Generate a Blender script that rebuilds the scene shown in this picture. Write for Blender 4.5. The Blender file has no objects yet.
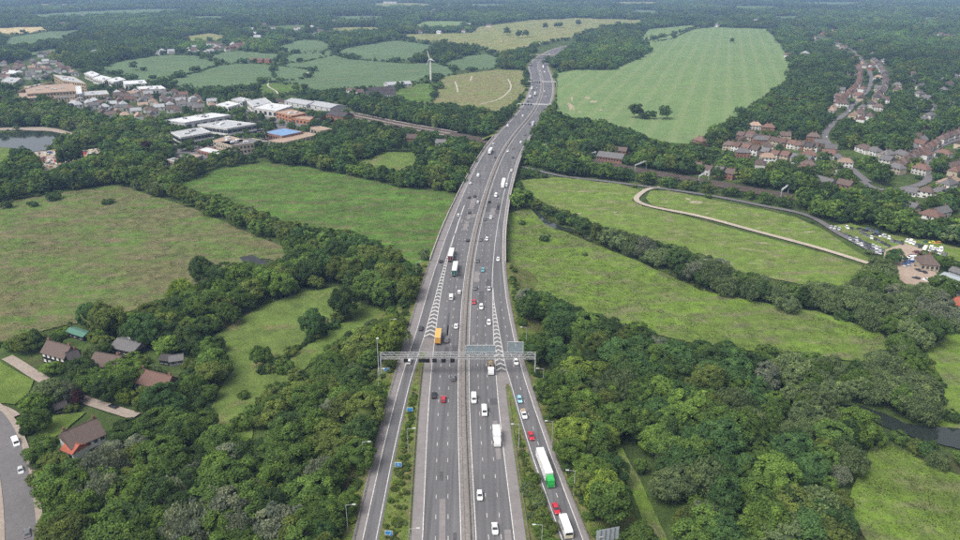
import bpy, math, random
import numpy as np
from mathutils import Vector, Matrix
R = math.radians
random.seed(7); rng = np.random.default_rng(11)
SC = bpy.context.scene
COL = SC.collection

# ---------------------------------------------------------------- camera, sky, sun, exposure
F, YH, HC = 720.0, -24.0, 156.0                 # focal length in photo pixels, horizon row, camera height
TH = math.atan((270 - YH) / F)
cam = bpy.data.objects.new('camera', bpy.data.cameras.new('camera'))
COL.objects.link(cam)
cam.location = (0, 0, HC); cam.rotation_euler = (R(90) - TH, 0, 0)
cam.data.sensor_width = 36; cam.data.lens = 36 * F / 960
cam.data.clip_start = 1; cam.data.clip_end = 40000
SC.camera = cam
SUN_EL, SUN_AZ = 58, 235                        # a bright overcast: broad soft sun high up, behind and left
W = bpy.data.worlds.new('World'); SC.world = W; W.use_nodes = True
wn = W.node_tree.nodes; wl = W.node_tree.links; bg = wn['Background']
sky = wn.new('ShaderNodeTexSky'); sky.sky_type = 'NISHITA'; sky.sun_disc = False
sky.sun_elevation = R(SUN_EL); sky.sun_rotation = R(SUN_AZ)
sky.air_density = 1.0; sky.dust_density = 6.0; sky.ozone_density = 1.0
hs = wn.new('ShaderNodeHueSaturation'); hs.inputs['Saturation'].default_value = 0.28   # overcast: greyer than a clear sky
wl.new(sky.outputs[0], hs.inputs['Color']); wl.new(hs.outputs[0], bg.inputs['Color'])
bg.inputs['Strength'].default_value = 0.15
sun = bpy.data.objects.new('sun', bpy.data.lights.new('sun', 'SUN')); COL.objects.link(sun)
sun.data.energy = 1.5; sun.data.angle = R(30); sun.data.color = (1, 0.96, 0.9)
a_ = R(SUN_AZ); e_ = R(SUN_EL)
sd = Vector((math.sin(a_) * math.cos(e_), math.cos(a_) * math.cos(e_), math.sin(e_)))
sun.rotation_euler = sd.to_track_quat('Z', 'Y').to_euler(); sun.location = (0, 0, 400)
SC.view_settings.view_transform = 'Standard'; SC.view_settings.look = 'None'
SC.view_settings.gamma = 1; SC.view_settings.use_curve_mapping = False
SC.view_settings.exposure = 0.58
SC.cycles.use_denoising = False; SC.cycles.max_bounces = 5; SC.cycles.diffuse_bounces = 2; SC.cycles.glossy_bounces = 2
SC.cycles.transmission_bounces = 2; SC.cycles.volume_bounces = 0; SC.cycles.transparent_max_bounces = 4

# ---------------------------------------------------------------- photo pixel <-> world
c_, s_ = math.cos(TH), math.sin(TH)
def P(x, y, z=0.0):                             # the point at height z seen at photo pixel (x, y)
    u = (x - 480) / F; v = (270 - y) / F
    d = (u, c_ + v * s_, -s_ + v * c_)
    t = (z - HC) / d[2]
    return Vector((d[0] * t, d[1] * t, z))
def proj(X, Y, Z):                              # world -> photo pixel (numpy friendly)
    dz = Z - HC
    dep = Y * c_ - dz * s_; up = Y * s_ + dz * c_
    return 480 + F * X / dep, 270 - F * up / dep, dep

# ---------------------------------------------------------------- materials
def new_mat(name):
    m = bpy.data.materials.new(name); m.use_nodes = True
    nt = m.node_tree; b = nt.nodes['Principled BSDF']
    b.inputs['Roughness'].default_value = 0.8; b.inputs['Specular IOR Level'].default_value = 0.25
    return m, nt, b
def N(nt, t, **k):
    n = nt.nodes.new(t)
    for a, v in k.items(): setattr(n, a, v)
    return n
def noise(nt, vec, scale, detail=4, rough=0.6):
    n = N(nt, 'ShaderNodeTexNoise'); n.inputs['Scale'].default_value = scale
    n.inputs['Detail'].default_value = detail; n.inputs['Roughness'].default_value = rough
    nt.links.new(vec, n.inputs['Vector']); return n.outputs['Fac']
def ramp(nt, fac, stops):
    r = N(nt, 'ShaderNodeValToRGB'); e = r.color_ramp.elements
    while len(e) < len(stops): e.new(0.5)
    for i, (p, c) in enumerate(stops): e[i].position = p; e[i].color = (*c, 1)
    nt.links.new(fac, r.inputs[0]); return r.outputs[0]
def mix(nt, fac, a, b, mode='MIX'):
    m = N(nt, 'ShaderNodeMix', data_type='RGBA', blend_type=mode)
    for s, v in ((m.inputs[0], fac), (m.inputs[6], a), (m.inputs[7], b)):
        if isinstance(v, (int, float)): s.default_value = v
        elif isinstance(v, tuple): s.default_value = (*v, 1)
        else: nt.links.new(v, s)
    return m.outputs[2]
def bump(nt, b, h, strength, dist):
    n = N(nt, 'ShaderNodeBump'); n.inputs['Strength'].default_value = strength; n.inputs['Distance'].default_value = dist
    nt.links.new(h, n.inputs['Height']); nt.links.new(n.outputs[0], b.inputs['Normal'])
def coords(nt, kind='Object'):
    return N(nt, 'ShaderNodeTexCoord').outputs[kind]
def geo(nt): return N(nt, 'ShaderNodeNewGeometry').outputs['Position']

def grass_mat(name, base, lush, dry, big=0.018, mid=0.11, fine=0.9, dry_amt=0.5, dark=None, stretch=None, contrast=1.0, rows=None, pale=None):
    m, nt, b = new_mat(name); p = geo(nt)
    if stretch:
        mp = N(nt, 'ShaderNodeMapping'); mp.inputs['Rotation'].default_value = (0, 0, R(stretch[0])); mp.inputs['Scale'].default_value = (1, stretch[1], 1)
        nt.links.new(p, mp.inputs[0]); q = mp.outputs[0]
    else: q = p
    n1 = noise(nt, q, big, 5, 0.62); n2 = noise(nt, p, mid, 5, 0.65); n3 = noise(nt, p, fine, 3, 0.7); n4 = noise(nt, q, big * 3.1, 4, 0.6)
    col = mix(nt, ramp(nt, n1, [(0.43, (0, 0, 0)), (0.57, (1, 1, 1))]), base, lush)
    col = mix(nt, ramp(nt, n4, [(0.62 - 0.2 * dry_amt, (0, 0, 0)), (0.72 - 0.1 * dry_amt, (1, 1, 1))]), col, dry)
    col = mix(nt, ramp(nt, n2, [(0.35, (0, 0, 0)), (0.65, (1, 1, 1))]), mix(nt, 1.0, col, tuple(1 - (1 - c) * contrast for c in (0.72, 0.74, 0.7)), 'MULTIPLY'), mix(nt, 1.0, col, tuple(1 + (c - 1) * contrast for c in (1.2, 1.17, 1.1)), 'MULTIPLY'))
    if dark:
        n5 = noise(nt, q, mid * 0.8, 5, 0.7)
        col = mix(nt, ramp(nt, n5, [(0.6, (0, 0, 0)), (0.68, (0.9, 0.9, 0.9))]), col, dark)
    if pale:
        n6 = noise(nt, q, 0.045, 6, 0.7)
        col = mix(nt, ramp(nt, n6, [(0.60, (0, 0, 0)), (0.70, (0.85,) * 3)]), col, pale)
    if rows:
        mp = N(nt, 'ShaderNodeMapping'); mp.inputs['Rotation'].default_value = (0, 0, R(rows[0])); nt.links.new(p, mp.inputs[0])
        w = N(nt, 'ShaderNodeTexWave'); w.inputs['Scale'].default_value = rows[1]; w.inputs['Distortion'].default_value = 0.5; w.inputs['Detail'].default_value = 2
        w.inputs['Detail Scale'].default_value = 0.4
        nt.links.new(mp.outputs[0], w.inputs[0])
        col = mix(nt, ramp(nt, w.outputs['Fac'], [(0.55, (0, 0, 0)), (0.95, (rows[2],) * 3)]), col, rows[3])
    col = mix(nt, ramp(nt, n3, [(0.3, (0, 0, 0)), (0.7, (1, 1, 1))]), mix(nt, 1.0, col, tuple(1 - (1 - c) * contrast for c in (0.82, 0.84, 0.8)), 'MULTIPLY'), mix(nt, 1.0, col, tuple(1 + (c - 1) * contrast for c in (1.12, 1.1, 1.06)), 'MULTIPLY'))
    nt.links.new(col, b.inputs['Base Color']); b.inputs['Roughness'].default_value = 0.95; b.inputs['Specular IOR Level'].default_value = 0.1
    ad = N(nt, 'ShaderNodeMath', operation='ADD'); nt.links.new(n3, ad.inputs[0]); nt.links.new(n2, ad.inputs[1])
    bump(nt, b, ad.outputs[0], 0.7 * contrast, 0.9)
    return m
def rough_mat(name, col, var=0.15, scale=0.8, rough=0.85, spec=0.25, streak=None, bmp=0.0, big=0.03):
    m, nt, b = new_mat(name); p = geo(nt)
    n1 = noise(nt, p, scale, 5, 0.65); n2 = noise(nt, p, big, 4, 0.6)
    lo = tuple(x * (1 - var) for x in col); hi = tuple(min(1, x * (1 + var)) for x in col)
    c = mix(nt, ramp(nt, n1, [(0.3, (0, 0, 0)), (0.7, (1, 1, 1))]), lo, hi)
    c = mix(nt, ramp(nt, n2, [(0.35, (0, 0, 0)), (0.65, (1, 1, 1))]), mix(nt, 1.0, c, (0.88, 0.88, 0.88), 'MULTIPLY'), c)
    nt.links.new(c, b.inputs['Base Color']); b.inputs['Roughness'].default_value = rough; b.inputs['Specular IOR Level'].default_value = spec
    if bmp: bump(nt, b, n1, bmp, 0.05)
    return m
def tint_mat(name, rough=0.6, spec=0.3, var=0.12, scale=1.2, metallic=0.0, coat=0.0, rows=None):
    # colour comes from the object's own "tint" property
    m, nt, b = new_mat(name)
    at = N(nt, 'ShaderNodeAttribute', attribute_type='INSTANCER', attribute_name='tint')
    p = geo(nt); n1 = noise(nt, p, scale, 4, 0.65)
    c = mix(nt, ramp(nt, n1, [(0.3, (1 - var,) * 3), (0.7, (1, 1, 1))]), at.outputs['Color'], at.outputs['Color'])
    c = mix(nt, 1.0, at.outputs['Color'], ramp(nt, n1, [(0.3, (1 - var,) * 3), (0.7, (1, 1, 1))]), 'MULTIPLY')
    if rows:
        w = N(nt, 'ShaderNodeTexWave', bands_direction='Z'); w.inputs['Scale'].default_value = rows; nt.links.new(coords(nt), w.inputs[0])
        c = mix(nt, 1.0, c, ramp(nt, w.outputs['Fac'], [(0.2, (0.75,) * 3), (0.6, (1, 1, 1))]), 'MULTIPLY')
    nt.links.new(c, b.inputs['Base Color'])
    b.inputs['Roughness'].default_value = rough; b.inputs['Specular IOR Level'].default_value = spec
    b.inputs['Metallic'].default_value = metallic; b.inputs['Coat Weight'].default_value = coat
    return m
M = {}
M['wood_floor'] = grass_mat('wood_floor', (0.045, 0.068, 0.022), (0.06, 0.095, 0.026), (0.07, 0.072, 0.036), dry_amt=0.4)
def asphalt_mat(name, col):
    m, nt, b = new_mat(name); p = geo(nt)
    mp = N(nt, 'ShaderNodeMapping'); mp.inputs['Scale'].default_value = (1, 0.02, 1); nt.links.new(p, mp.inputs[0])
    n1 = noise(nt, mp.outputs[0], 0.75, 4, 0.6); n2 = noise(nt, p, 1.3, 4, 0.7); n3 = noise(nt, p, 0.03, 3, 0.6)
    c = mix(nt, ramp(nt, n1, [(0.3, (0, 0, 0)), (0.7, (1, 1, 1))]), tuple(x * .74 for x in col), tuple(x * 1.2 for x in col))
    c = mix(nt, 1.0, c, ramp(nt, n2, [(0.3, (.9,) * 3), (0.7, (1.08,) * 3)]), 'MULTIPLY'); c = mix(nt, 1.0, c, ramp(nt, n3, [(0.35, (.9,) * 3), (0.65, (1.06,) * 3)]), 'MULTIPLY')
    nt.links.new(c, b.inputs['Base Color']); b.inputs['Roughness'].default_value = .85; b.inputs['Specular IOR Level'].default_value = .3; return m
M['asphalt'] = asphalt_mat('asphalt', (0.108, 0.105, 0.108))
M['shoulder'] = rough_mat('shoulder_asphalt', (0.190, 0.174, 0.171), 0.14, 0.5, 0.9, 0.2)
M['median'] = rough_mat('median_paving', (0.195, 0.176, 0.164), 0.28, 0.7, 0.9, 0.2)
M['street'] = rough_mat('street_asphalt', (0.125, 0.118, 0.12), 0.12, 0.6, 0.88, 0.25)
M['lane_tan'] = rough_mat('track_gravel', (0.27, 0.225, 0.19), 0.18, 0.9, 0.95, 0.15)
M['track'] = rough_mat('beige_track', (0.35, 0.305, 0.245), 0.2, 0.7, 0.95, 0.1)
M['yard'] = rough_mat('yard_gravel', (0.30, 0.235, 0.185), 0.18, 0.7, 0.95, 0.15)
M['white'] = rough_mat('road_paint', (0.52, 0.51, 0.49), 0.3, 1.4, 0.7, 0.3)
M['worn_white'] = rough_mat('worn_road_paint', (0.40, 0.39, 0.37), 0.35, 1.1, 0.75, 0.3)
M['concrete'] = rough_mat('concrete', (0.36, 0.33, 0.30), 0.16, 0.7, 0.9, 0.2)
M['steel'] = rough_mat('galvanised_steel', (0.42, 0.43, 0.43), 0.12, 2.0, 0.5, 0.5)
M['dull_steel'] = rough_mat('weathered_steel', (0.16, 0.15, 0.14), 0.2, 2.0, 0.6, 0.4)
M['pale_metal'] = rough_mat('pale_painted_metal', (0.52, 0.53, 0.52), 0.10, 1.5, 0.55, 0.4)
M['gantry'] = rough_mat('gantry_steel', (0.36, 0.37, 0.37), 0.12, 1.5, 0.5, 0.45)
M['signback'] = rough_mat('sign_back_metal', (0.24, 0.29, 0.31), 0.10, 0.8, 0.5, 0.45)
M['signback_b'] = rough_mat('sign_back_aluminium', (0.40, 0.44, 0.48), 0.10, 0.8, 0.45, 0.5)
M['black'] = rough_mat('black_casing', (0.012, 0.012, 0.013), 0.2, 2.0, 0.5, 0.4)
M['sign_blue'] = rough_mat('sign_blue', (0.03, 0.25, 0.60), 0.08, 1.5, 0.5, 0.4)
M['tyre'] = rough_mat('tyre_rubber', (0.015, 0.015, 0.016), 0.2, 5, 0.8, 0.3)
M['ballast'] = rough_mat('rail_ballast', (0.072, 0.058, 0.050), 0.25, 0.5, 0.95, 0.1)
M['ballast_pale'] = rough_mat('pale_ballast', (0.26, 0.225, 0.195), 0.25, 0.4, 0.95, 0.1)
M['rail'] = rough_mat('rail_steel', (0.13, 0.10, 0.085), 0.2, 1, 0.5, 0.5)
M['bark'] = rough_mat('bark', (0.075, 0.06, 0.045), 0.25, 3, 0.95, 0.1)
M['paint'] = tint_mat('vehicle_paint', 0.32, 0.5, 0.03, 2.0, coat=0.5)
M['wall'] = tint_mat('house_wall', 0.85, 0.2, 0.14, 0.6)
M['roof'] = tint_mat('roof_tiles', 0.85, 0.2, 0.25, 1.5, rows=2.2)
M['flatroof'] = tint_mat('flat_roofing', 0.7, 0.3, 0.28, 0.18)
M['thing'] = tint_mat('painted_surface', 0.6, 0.3, 0.12, 2)
def glass_mat(name, col, rough):
    m, nt, b = new_mat(name); b.inputs['Base Color'].default_value = (*col, 1); b.inputs['Roughness'].default_value = rough
    b.inputs['Specular IOR Level'].default_value = 0.7; return m
M['glass'] = glass_mat('dark_glass', (0.018, 0.022, 0.026), 0.08)
M['winglass'] = glass_mat('window_glass', (0.035, 0.042, 0.05), 0.1)
M['headlight'] = glass_mat('headlight_lens', (0.6, 0.6, 0.58), 0.15)
M['taillight'] = glass_mat('taillight_lens', (0.25, 0.01, 0.01), 0.2)
def water_mat():
    m, nt, b = new_mat('still_water'); b.inputs['Base Color'].default_value = (0.02, 0.026, 0.022, 1)
    b.inputs['Roughness'].default_value = 0.06; b.inputs['Specular IOR Level'].default_value = 0.6
    bump(nt, b, noise(nt, geo(nt), 0.9, 3, 0.6), 0.10, 0.05); return m
M['water'] = water_mat()
def leaf_mat():
    m, nt, b = new_mat('foliage')
    at = N(nt, 'ShaderNodeAttribute', attribute_type='INSTANCER', attribute_name='tint')
    v = N(nt, 'ShaderNodeAttribute', attribute_type='GEOMETRY', attribute_name='v')
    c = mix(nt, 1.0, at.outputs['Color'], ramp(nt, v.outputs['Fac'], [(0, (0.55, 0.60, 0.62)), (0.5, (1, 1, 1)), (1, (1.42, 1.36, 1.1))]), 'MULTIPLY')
    nt.links.new(c, b.inputs['Base Color']); b.inputs['Roughness'].default_value = 0.75; b.inputs['Specular IOR Level'].default_value = 0.08
    tr = N(nt, 'ShaderNodeBsdfTranslucent'); nt.links.new(mix(nt, 1.0, c, (1.1, 1.2, 0.6), 'MULTIPLY'), tr.inputs[0])
    ms = N(nt, 'ShaderNodeMixShader'); ms.inputs[0].default_value = 0.36
    nt.links.new(b.outputs[0], ms.inputs[1]); nt.links.new(tr.outputs[0], ms.inputs[2])
    nt.links.new(ms.outputs[0], nt.nodes['Material Output'].inputs[0]); return m
M['leaf'] = leaf_mat()

# ---------------------------------------------------------------- mesh helpers
class MB:
    def __init__(s): s.v = []; s.f = []
    def box(s, cx, cy, cz, sx, sy, sz, rot=0.0, top=1.0):
        i = len(s.v); ca, sa = math.cos(rot), math.sin(rot)
        for dz in (-.5, .5):
            k = top if dz > 0 else 1
            for dx, dy in ((-.5, -.5), (.5, -.5), (.5, .5), (-.5, .5)):
                x, y = dx * sx * k, dy * sy * k
                s.v.append((cx + x * ca - y * sa, cy + x * sa + y * ca, cz + dz * sz))
        s.f += [(i, i+3, i+2, i+1), (i+4, i+5, i+6, i+7)] + [(i+a, i+(a+1) % 4, i+4+(a+1) % 4, i+4+a) for a in range(4)]
        return s
    def prism(s, poly, z0, z1):
        i = len(s.v); n = len(poly)
        s.v += [(p[0], p[1], z0) for p in poly] + [(p[0], p[1], z1) for p in poly]
        s.f += [tuple(i + n - 1 - k for k in range(n)), tuple(i + n + k for k in range(n))]
        s.f += [(i+k, i+(k+1) % n, i+n+(k+1) % n, i+n+k) for k in range(n)]
        return s
    def loft(s, rings, cap=True):
        i = len(s.v); n = len(rings[0])
        for r in rings: s.v += [tuple(p) for p in r]
        for a in range(len(rings) - 1):
            for k in range(n):
                s.f.append((i+a*n+k, i+a*n+(k+1) % n, i+(a+1)*n+(k+1) % n, i+(a+1)*n+k))
        if cap:
            s.f.append(tuple(i + n - 1 - k for k in range(n))); b = i + (len(rings)-1)*n
            s.f.append(tuple(b + k for k in range(n)))
        return s
    def tube(s, a, b, r0, r1=None, n=8):
        r1 = r0 if r1 is None else r1; a = Vector(a); b = Vector(b); d = (b - a).normalized()
        u = d.orthogonal().normalized(); w = d.cross(u)
        return s.loft([[a + (u*math.cos(t) + w*math.sin(t))*r0 for t in [2*math.pi*k/n for k in range(n)]],
                       [b + (u*math.cos(t) + w*math.sin(t))*r1 for t in [2*math.pi*k/n for k in range(n)]]])
    def quad(s, *ps):
        i = len(s.v); s.v += [tuple(p) for p in ps]; s.f.append(tuple(range(i, i + len(ps)))); return s
    def build(s, name, mat, parent=None, link=True, tint=None, smooth=False):
        me = bpy.data.meshes.new(name); me.from_pydata(s.v, [], s.f); me.materials.append(M[mat] if isinstance(mat, str) else mat)
        if smooth: me.polygons.foreach_set('use_smooth', [True] * len(me.polygons))
        o = bpy.data.objects.new(name, me)
        if link: COL.objects.link(o)
        if parent: o.parent = parent
        if tint: o['tint'] = tint
        return o
KIDS = {}
def empty(name, loc=(0, 0, 0), rz=0.0, link=True):
    o = bpy.data.objects.new(name, None); o.empty_display_size = 0.5
    o.location = loc; o.rotation_euler = (0, 0, rz)
    if link: COL.objects.link(o)
    return o
def tag(o, label=None, cat=None, group=None, kind=None):
    if label: o['label'] = label
    if cat: o['category'] = cat
    if group: o['group'] = group
    if kind: o['kind'] = kind
    return o
def children(o):                                 # children of an unlinked prototype
    return KIDS.get(o.name, [])
def kid(par, o):
    o.parent = par; KIDS.setdefault(par.name, []).append(o); return o
def copy_tree(o, parent=None):
    c = o.copy(); COL.objects.link(c); c.parent = parent
    for ch in children(o): copy_tree(ch, c)
    return c
ORD = ['', 'first', 'second', 'third', 'fourth', 'fifth', 'sixth', 'seventh', 'eighth', 'ninth', 'tenth', 'eleventh', 'twelfth',
       'thirteenth', 'fourteenth', 'fifteenth', 'sixteenth', 'seventeenth', 'eighteenth', 'nineteenth', 'twentieth']
TENS = {2: 'twenty', 3: 'thirty', 4: 'forty', 5: 'fifty', 6: 'sixty', 7: 'seventy', 8: 'eighty', 9: 'ninety'}
def ordinal(n):
    if n <= 20: return ORD[n]
    t, u = divmod(n, 10)
    if u == 0: return TENS[t][:-1] + 'ieth'
    return TENS[t] + '-' + ORD[u]
def struct(o, parent=None):
    if parent: o.parent = parent
    else: o['kind'] = 'structure'
    return o
def interp(tab, s):
    return float(np.interp(s, [t[0] for t in tab], [t[1] for t in tab]))

# ---------------------------------------------------------------- motorway axis
def zpx(y):
    t = min(1, max(0, (y - 105) / 45)); return 0.6 + 6.4 * t * t * (3 - 2 * t)
MID = [(540, 469.6), (460, 464.8), (380, 463), (340, 464), (300, 466), (265, 469.7), (230, 476.5), (195, 486), (175, 492.9), (160, 498.8),
       (140, 510.5), (110, 534.2), (90, 542), (75, 541), (65, 538.5), (58, 545), (50, 559), (46, 572), (42, 595)]
ctrl = [P(x, y, zpx(y)) for y, x in MID]
ctrl = [Vector((-1.0, 95, 7)), Vector((-2.0, 128, 7))] + ctrl
cp = np.array(ctrl)
def catmull(pts, step):
    out = []; n = len(pts)
    for i in range(n - 1):
        p0, p1, p2, p3 = pts[max(i-1, 0)], pts[i], pts[i+1], pts[min(i+2, n-1)]
        d = np.linalg.norm(p2 - p1); k = max(2, int(d / step))
        t1 = (p2 - p0) / max(np.linalg.norm(p2 - p0), 1e-6) * d; t2 = (p3 - p1) / max(np.linalg.norm(p3 - p1), 1e-6) * d
        for j in range(k):
            t = j / k
            out.append((2*t**3-3*t*t+1)*p1 + (t**3-2*t*t+t)*t1 + (-2*t**3+3*t*t)*p2 + (t**3-t*t)*t2)
    out.append(pts[-1]); return np.array(out)
AX = catmull(cp, 5.0)
for _ in range(60):                               # smooth out reading noise
    AX[1:-1] = 0.5 * AX[1:-1] + 0.25 * (AX[:-2] + AX[2:])
SEG = np.r_[0, np.cumsum(np.linalg.norm(np.diff(AX[:, :2], axis=0), axis=1))]
SLEN = SEG[-1]
TG = np.gradient(AX[:, :2], axis=0); TG /= np.linalg.norm(TG, axis=1)[:, None]
def ax(s):
    x = np.interp(s, SEG, AX[:, 0]); y = np.interp(s, SEG, AX[:, 1]); z = np.interp(s, SEG, AX[:, 2])
    tx = np.interp(s, SEG, TG[:, 0]); ty = np.interp(s, SEG, TG[:, 1]); l = math.hypot(tx, ty)
    return x, y, z, tx / l, ty / l
def at_road(s, o, dz=0.0):
    x, y, z, tx, ty = ax(s); return Vector((x + ty * o, y - tx * o, z + dz))
def road_coord(X, Y):                             # world -> (distance along, offset to the right)
    X = np.atleast_1d(X); Y = np.atleast_1d(Y); S = np.empty(len(X)); O = np.empty(len(X))
    for a in range(0, len(X), 4000):
        d = (X[a:a+4000, None] - AX[None, :, 0])**2 + (Y[a:a+4000, None] - AX[None, :, 1])**2
        i = d.argmin(1); dx = X[a:a+4000] - AX[i, 0]; dy = Y[a:a+4000] - AX[i, 1]
        S[a:a+4000] = SEG[i] + dx * TG[i, 0] + dy * TG[i, 1]; O[a:a+4000] = dx * TG[i, 1] - dy * TG[i, 0]
    return S, O
_sy = [(540, None), (46, None)]
def s_of_y(y):                                    # distance along the axis seen at photo row y
    px, py, d = proj(AX[:, 0], AX[:, 1], AX[:, 2])
    return float(np.interp(-y, -py, SEG))
def tab(rows):                                    # [(photo row, offset)] -> [(distance, offset)]
    return sorted((s_of_y(y), o) for y, o in rows)
OA = [(0, -36.0)] + tab([(540, -33.3), (460, -31.4), (380, -28.4), (330, -26.1), (300, -24.8), (265, -23.4), (230, -22.7), (195, -21.3), (160, -19.8), (110, -19.8), (60, -19.5)])
OB = [(0, -33.0)] + tab([(540, -30.3), (460, -28.3), (380, -25), (330, -21.7), (300, -20.3), (265, -18.8), (230, -17.6), (195, -17), (160, -16.6), (60, -16.6)])
OC = [(0, -29.2)] + tab([(540, -26.5), (460, -24.5), (380, -21.2), (335, -17.9), (300, -15.9), (265, -14.4), (234, -13.2)])
ON = [(0, 31.5)] + tab([(540, 26.6), (460, 22.6), (380, 18.4), (366, 17.2), (340, 16.1), (300, 13.6), (285, 13.1)])
OO = [(0, 37.2)] + tab([(540, 32.5), (460, 28.9), (380, 24.4), (340, 22.1), (300, 19.9), (265, 18.2), (230, 16.7), (195, 16.0), (160, 15.7), (60, 15.7)])
OQ = [(0, 39.5)] + tab([(540, 34.6), (460, 30.6), (380, 26.6), (340, 24.1), (300, 21.9), (265, 20), (230, 18.7), (195, 18.2), (160, 18.4), (60, 18.6)])
S_NOSE_L, S_TIP_L = s_of_y(337), s_of_y(234)
S_NOSE_R, S_TIP_R = s_of_y(369), s_of_y(287)
S_VIA0, S_VIA1 = s_of_y(262), s_of_y(137)
def val(o, s): return o if isinstance(o, (int, float)) else interp(o, s)
def strip_mb(o0, o1, dz, s0=0.0, s1=None, step=6.0, mb=None):
    s1 = SLEN if s1 is None else s1; mb = mb or MB(); n = max(1, int((s1 - s0) / step)); i = len(mb.v)
    for k in range(n + 1):
        s = s0 + (s1 - s0) * k / n
        mb.v += [tuple(at_road(s, val(o0, s), dz)), tuple(at_road(s, val(o1, s), dz))]
    mb.f += [(i+2*k, i+2*k+1, i+2*k+3, i+2*k+2) for k in range(n)]
    return mb
def rail_mb(o, zs, w, s0, s1, step=8.0, mb=None):
    """a continuous bar along the road: zs = (bottom, top) above the deck"""
    mb = mb or MB(); n = max(1, int((s1 - s0) / step)); rings = []
    for k in range(n + 1):
        s = s0 + (s1 - s0) * k / n; oo = val(o, s)
        rings.append([at_road(s, oo - w/2, zs[0]), at_road(s, oo + w/2, zs[0]), at_road(s, oo + w/2, zs[1]), at_road(s, oo - w/2, zs[1])])
    return mb.loft(rings)
def dash_mb(o, s0, s1, w=0.16, mark=2.0, pitch=9.0, dz=0.04, mb=None):
    mb = mb or MB(); s = s0
    while s + mark < s1:
        a, b = val(o, s), val(o, s + mark)
        mb.quad(at_road(s, a - w/2, dz), at_road(s, a + w/2, dz), at_road(s + mark, b + w/2, dz), at_road(s + mark, b - w/2, dz)); s += pitch
    return mb
def line_mb(o, s0, s1, w=0.22, dz=0.04, mb=None):
    f0 = [(s, val(o, s) - w/2) for s in np.arange(s0, s1 + 5, 5)]; f1 = [(s, x + w) for s, x in f0]
    return strip_mb(f0, f1, dz, s0, s1, 6.0, mb)

# ---------------------------------------------------------------- land cover raster (photo pixels): 0 wood, 1 clear, 2 gardens, 3 scrub
GY, GX = np.mgrid[0:540, 0:960]
CLS = np.zeros((540, 960), np.int8)
def poly_mask(poly):
    x, y = GX + 0.5, GY + 0.5; m = np.zeros(x.shape, bool); n = len(poly)
    for i in range(n):
        x0, y0 = poly[i]; x1, y1 = poly[(i + 1) % n]
        if y0 == y1: continue
        m ^= ((y0 > y) != (y1 > y)) & (x < (x1 - x0) * (y - y0) / (y1 - y0) + x0)
    return m
def line_mask(pts, half):
    m = np.zeros(GX.shape, bool)
    for (x0, y0), (x1, y1) in zip(pts[:-1], pts[1:]):
        dx, dy = x1 - x0, y1 - y0; t = np.clip(((GX - x0) * dx + (GY - y0) * dy) / max(dx*dx + dy*dy, 1e-6), 0, 1)
        m |= np.hypot(GX - x0 - t * dx, GY - y0 - t * dy) < half
    return m
def ragged(poly, amp=0.7, step=6.0):
    out = []; n = len(poly)
    for i in range(n):
        (x0, y0), (x1, y1) = poly[i], poly[(i + 1) % n]; k = max(1, int(math.hypot(x1 - x0, y1 - y0) / step))
        for j in range(k):
            t = j / k; a = amp * min(1, (max(y0, 5)) / 200)
            out.append((x0 + (x1 - x0) * t + random.uniform(-a, a), y0 + (y1 - y0) * t + random.uniform(-a, a) * 0.6))
    return out
_lay = [0]
def sheet(name, mat, poly, amp=0.7, z=None, cls=1, parent=None):
    _lay[0] += 1; z = 0.04 + 0.006 * _lay[0] if z is None else z
    pts = [P(x, y, z) for x, y in ragged(poly, amp)]
    o = MB().quad(*pts).build(name, mat)
    if cls is not None: CLS[poly_mask(poly)] = cls
    return struct(o, parent)
def ribbon(name, mat, pts, width, z=None, cls=1, parent=None, margin=0.4, kerb=None):
    """a road of constant width (metres) through photo pixels on the ground"""
    _lay[0] += 1; z = 0.04 + 0.006 * _lay[0] if z is None else z
    w = np.array([P(x, y, z) for x, y in pts]); w = catmull(w, 5.0)
    for _ in range(3): w[1:-1] = 0.5 * w[1:-1] + 0.25 * (w[:-2] + w[2:])
    t = np.gradient(w, axis=0); t /= np.linalg.norm(t, axis=1)[:, None]; nrm = np.c_[t[:, 1], -t[:, 0], 0 * t[:, 0]]
    def strip(o0, o1, dz):
        mb = MB()
        for a, n in zip(w, nrm): mb.v += [tuple(a + n * o0 + (0, 0, dz)), tuple(a + n * o1 + (0, 0, dz))]
        mb.f += [(2*k, 2*k+1, 2*k+3, 2*k+2) for k in range(len(w) - 1)]; return mb
    o = struct(strip(-width/2, width/2, 0).build(name, mat), parent)
    if kerb:
        for sgn in (-1, 1):
            mb = MB(); rings = [[a + n*sgn*width/2, a + n*sgn*(width/2 + kerb), a + n*sgn*(width/2 + kerb) + (0, 0, 0.13), a + n*sgn*width/2 + (0, 0, 0.13)] for a, n in zip(w, nrm)]
            mb.loft(rings).build('pavement', 'lane_tan', o)
    if cls is not None:
        for (x0, y0), (x1, y1) in zip(pts[:-1], pts[1:]):
            ym = (y0 + y1) / 2; L = (ym - YH) * c_ / HC
            ang = math.atan2(abs(y1 - y0), abs(x1 - x0) + 1e-6); k = L * math.sin(ang) + L * L * HC / F * math.cos(ang)
            CLS[line_mask([(x0, y0), (x1, y1)], width * k / 2 + margin)] = cls
    return o, w, nrm

# the ground, one sheet out to the horizon
struct(MB().quad((-16000, -1500, 0), (16000, -1500, 0), (16000, 26000, 0), (-16000, 26000, 0)).build('ground', 'wood_floor'))

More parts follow.
